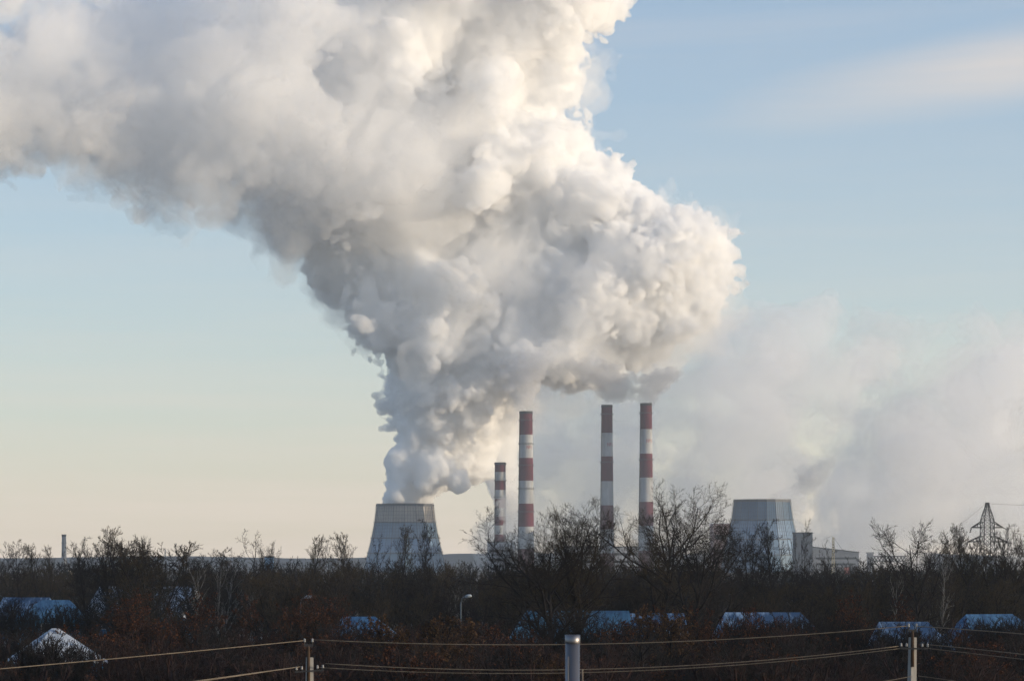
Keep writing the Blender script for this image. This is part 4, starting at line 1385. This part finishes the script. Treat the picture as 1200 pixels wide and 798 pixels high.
# ------------------------------------------------------------------ the near power line
wood_m = bark("creosote_wood", (0.085, 0.055, 0.035), (0.045, 0.030, 0.022), 4)
post_m = surf_mat("pole_concrete", (0.26, 0.25, 0.235), 0.85, scale=2.0, stretch=(1, 1, 0.2))
arm_m = surf_mat("arm_steel", (0.045, 0.043, 0.042), 0.7)
porc_m = surf_mat("porcelain", (0.24, 0.235, 0.23), 0.25, spec=0.6)
wire_m = surf_mat("weathered_wire", (0.17, 0.135, 0.10), 0.7)
PYY = 105.0
ms = PYY / F


def utility_pole(u, vtop_conc, vtop_ins, varm, lean, label, tilt, du_stub):
    root = empty("utility_pole", (at(u, VH, PYY).x, PYY, 0), 0)
    root.rotation_euler = (0, 0, 0)
    tag(root, label, "utility pole", "utility poles of the near power line")
    Zp = lambda v: at(0, v, PYY).z
    zt = Zp(vtop_conc)
    b = MB()
    a0, a1 = 0.18, 0.135
    vs = []
    rz = R(24)
    for z, a in ((0, a0 + 0.04), (zt, a1)):
        for k in range(4):
            an = rz + math.pi / 4 + k * math.pi / 2
            vs.append((a * 1.25 * math.cos(an) + lean * (zt - z), a * 1.25 * math.sin(an), z))
    b.add(vs, [(3, 2, 1, 0), (4, 5, 6, 7), (0, 1, 5, 4), (1, 2, 6, 5), (2, 3, 7, 6), (3, 0, 4, 7)])
    b.build("post", post_m, root)
    b = MB()
    zs = Zp(vtop_ins) - 0.22
    b.tube([(du_stub * ms, -0.22, Zp(varm) - 0.75), (du_stub * ms, -0.22, zs)], [0.075, 0.062], 10)
    st = b.build("wooden_stub", wood_m, root)
    b = MB()
    cx = du_stub * ms
    b.box((cx, -0.22, zs + 0.02), (0.34, 0.1, 0.09))
    for sx in (-0.16, 0.16):
        b.tube([(cx + sx, -0.22, zs), (cx + sx, -0.22, zs + 0.24)], 0.022, 6)
    b.build("top_bracket", arm_m, st)
    for sx in (-0.16, 0.16):
        b = MB()
        b.lathe([(0.0, zs + 0.16), (0.045, zs + 0.16), (0.055, zs + 0.2), (0.03, zs + 0.225), (0.05, zs + 0.25), (0.03, zs + 0.3), (0.0, zs + 0.31)], 12, center=(cx + sx, -0.22))
        b.build("insulator", porc_m, root)
    za = Zp(varm)
    b = MB()
    hw = 0.58
    dz = hw * math.tan(tilt)
    b.bar((-hw, -0.32, za - dz), (hw, -0.32, za + dz), 0.075)
    ca = b.build("cross_arm", arm_m, root)
    for xx in (-0.52, -0.30, 0.34, 0.56):
        zz = za + xx * math.tan(tilt)
        b = MB()
        b.tube([(xx, -0.32, zz), (xx, -0.32, zz + 0.16)], 0.016, 6)
        b.build("pin", arm_m, ca)
        b = MB()
        b.lathe([(0.0, zz + 0.08), (0.045, zz + 0.08), (0.055, zz + 0.12), (0.03, zz + 0.145), (0.05, zz + 0.17), (0.03, zz + 0.215), (0.0, zz + 0.22)], 12, center=(xx, -0.32))
        b.build("insulator", porc_m, root)
    return root


utility_pole(363.0, 770.0, 750.0, 785.5, -0.01, "left utility pole, concrete post with a wooden stub and tilted crossarm", R(4), -1.0)
utility_pole(1069.5, 746.5, 732.5, 759.3, -0.014, "right utility pole, pale concrete post topped by a short dark bracket", R(-1), -1.2)


def wire(label, pts, r=0.019, Y=(PYY - 0.3, PYY - 0.3), group="wires of the near power line"):
    """pts: three pixels (start, middle, end); a sagging curve through them."""
    b = MB()
    (u0, v0), (um, vm), (u1, v1) = pts
    P3 = []
    tm = (um - u0) / (u1 - u0)
    for k in range(41):
        t = k / 40
        u = u0 + (u1 - u0) * t
        v = v0 * (t - tm) * (t - 1) / (tm * 1) + vm * t * (t - 1) / (tm * (tm - 1)) + v1 * t * (t - tm) / (1 * (1 - tm))
        P3.append(at(u, v, Y[0] + (Y[1] - Y[0]) * t))
    b.tube(P3, r, 6)
    o = b.build("power_wire", wire_m)
    return tag(o, label, "wire", group)


YL = (70, PYY - 0.25)
wire("upper wire running from the left pole's top to the left edge", [(-60, 788.5), (160, 769), (356, 750.3)], Y=(96, PYY - 0.22))
wire("upper wire sagging between the tops of the two utility poles", [(367, 749.2), (640, 755.0), (1064, 733.0)], Y=(PYY - 0.22, PYY - 0.22))
wire("upper wire running from the right pole's top to the right edge", [(1074, 733.4), (1140, 738.0), (1260, 747.5)], Y=(PYY - 0.22, 100))
wire("lower outer wire leaving the left pole's crossarm to the left", [(150, 808.5), (270, 792), (346, 781.6)], Y=(100, PYY - 0.32))
wire("lower inner wire leaving the left pole's crossarm to the left", [(155, 809.5), (270, 792.9), (352, 780.8)], Y=(100, PYY - 0.32), r=0.016)
wire("higher of the two lower wires between the utility poles", [(381, 777.0), (668, 784.3), (1053, 756.8)], Y=(PYY - 0.32, PYY - 0.32))
wire("lower of the two lower wires between the utility poles", [(374, 781.7), (668, 788.0), (1060, 758.8)], Y=(PYY - 0.32, PYY - 0.32), r=0.016)
wire("higher of the two lower wires right of the right pole", [(1090, 755.2), (1145, 760.5), (1260, 774)], Y=(PYY - 0.32, 100))
wire("lower of the two lower wires right of the right pole", [(1083, 758.8), (1145, 766.0), (1260, 779)], Y=(PYY - 0.32, 100), r=0.016)
wire("bottom wire dropping left from the right pole's post", [(1000, 802), (1040, 797.2), (1068, 792.0)], Y=(104, PYY - 0.2), r=0.015)
wire("bottom wire dropping right from the right pole's post", [(1076, 791.6), (1100, 794.8), (1150, 803)], Y=(PYY - 0.2, 103), r=0.015)
wire("thin far wire descending left from the pylon's peak", [(1155, 590), (1110, 625), (1065, 650)], Y=(PY, 1350), r=0.04, group="far wires of the pylon")
wire("thin far wire leaving the pylon's peak towards the right edge", [(1159, 590), (1180, 591.0), (1290, 594)], Y=(PY, 930), r=0.05, group="far wires of the pylon")
wire("thin far wire leaving the pylon's upper right arm", [(1181, 622), (1210, 622.8), (1290, 627)], Y=(PY, 930), r=0.04, group="far wires of the pylon")

# ------------------------------------------------------------------ the near steel pipe
pipe_m = Mat("pipe_steel")
bs = pipe_m.n("ShaderNodeBsdfPrincipled", {"Base Color": (0.25, 0.24, 0.245, 1), "Metallic": 1.0, "Roughness": 0.28})
tc = pipe_m.n("ShaderNodeTexCoord")
nz = pipe_m.n("ShaderNodeTexNoise", {"Vector": tc.outputs['Object'], "Scale": 6.0, "Detail": 4.0})
mr = pipe_m.n("ShaderNodeMapRange", {"Value": nz.outputs['Fac'], "To Min": 0.38, "To Max": 0.55})
pipe_m.l(mr.outputs[0], bs.inputs['Roughness'])
pipe_m.l(bs.outputs[0], pipe_m.out.inputs['Surface'])
Yp = 30.0
p = at(671, 743.5, Yp)
root = empty("pipe_post", (p.x, Yp, 0))
tag(root, "blurred upright metal pipe close to the camera at the bottom middle", "pipe")
b = MB()
b.lathe([(0.088, 0), (0.084, p.z - 0.05), (0.078, p.z - 0.05), (0.074, p.z - 0.6)], 32)
b.build("pipe", pipe_m.m, root)
b = MB()
b.lathe([(0.0855, p.z - 0.10), (0.0885, p.z - 0.095), (0.0885, p.z), (0.080, p.z), (0.078, p.z - 0.05)], 32)
b.build("collar", pipe_m.m, root)
b = MB()
b.box((-0.052, -0.070, p.z / 2 - 0.1), (0.014, 0.010, p.z - 0.3), rz=R(-36))
b.build("seam", pipe_m.m, root)
b = MB()
b.lathe([(0.0865, p.z - 0.62), (0.0895, p.z - 0.62), (0.0895, p.z - 0.585), (0.0865, p.z - 0.585)], 32)
b.box((0.1, 0.0, p.z - 0.602), (0.03, 0.02, 0.034))
b.build("clamp", arm_m, root)
p = at(682.6, 783.5, 60)
o = MB()
o.tube([(p.x, 60, 0), (p.x, 60, p.z)], 0.02, 8)
tag(o.build("thin_rod", wire_m), "thin upright rod just right of the near metal pipe", "rod")

# ------------------------------------------------------------------ haze
hz = Mat("haze")
pv = hz.n("ShaderNodeVolumePrincipled", {"Color": (0.85, 0.93, 1.0, 1), "Density": 0.7e-4, "Anisotropy": 0.2})
pv.inputs['Density Attribute'].default_value = ""
hz.l(pv.outputs[0], hz.out.inputs['Volume'])
hz.m.cycles.homogeneous_volume = True
x0, x1, y0, y1, z0, z1 = -2500, 2500, -60, 4600, -6, 900
hv = [(x, y, z) for z in (z0, z1) for y in (y0, y1) for x in (x0, x1)]
hf = [(0, 2, 3, 1), (4, 5, 7, 6), (0, 1, 5, 4), (2, 6, 7, 3), (0, 4, 6, 2), (1, 3, 7, 5)]
ho = link_mesh("haze", mesh_from("haze", hv, hf), hz.m)
ho["kind"] = "stuff"
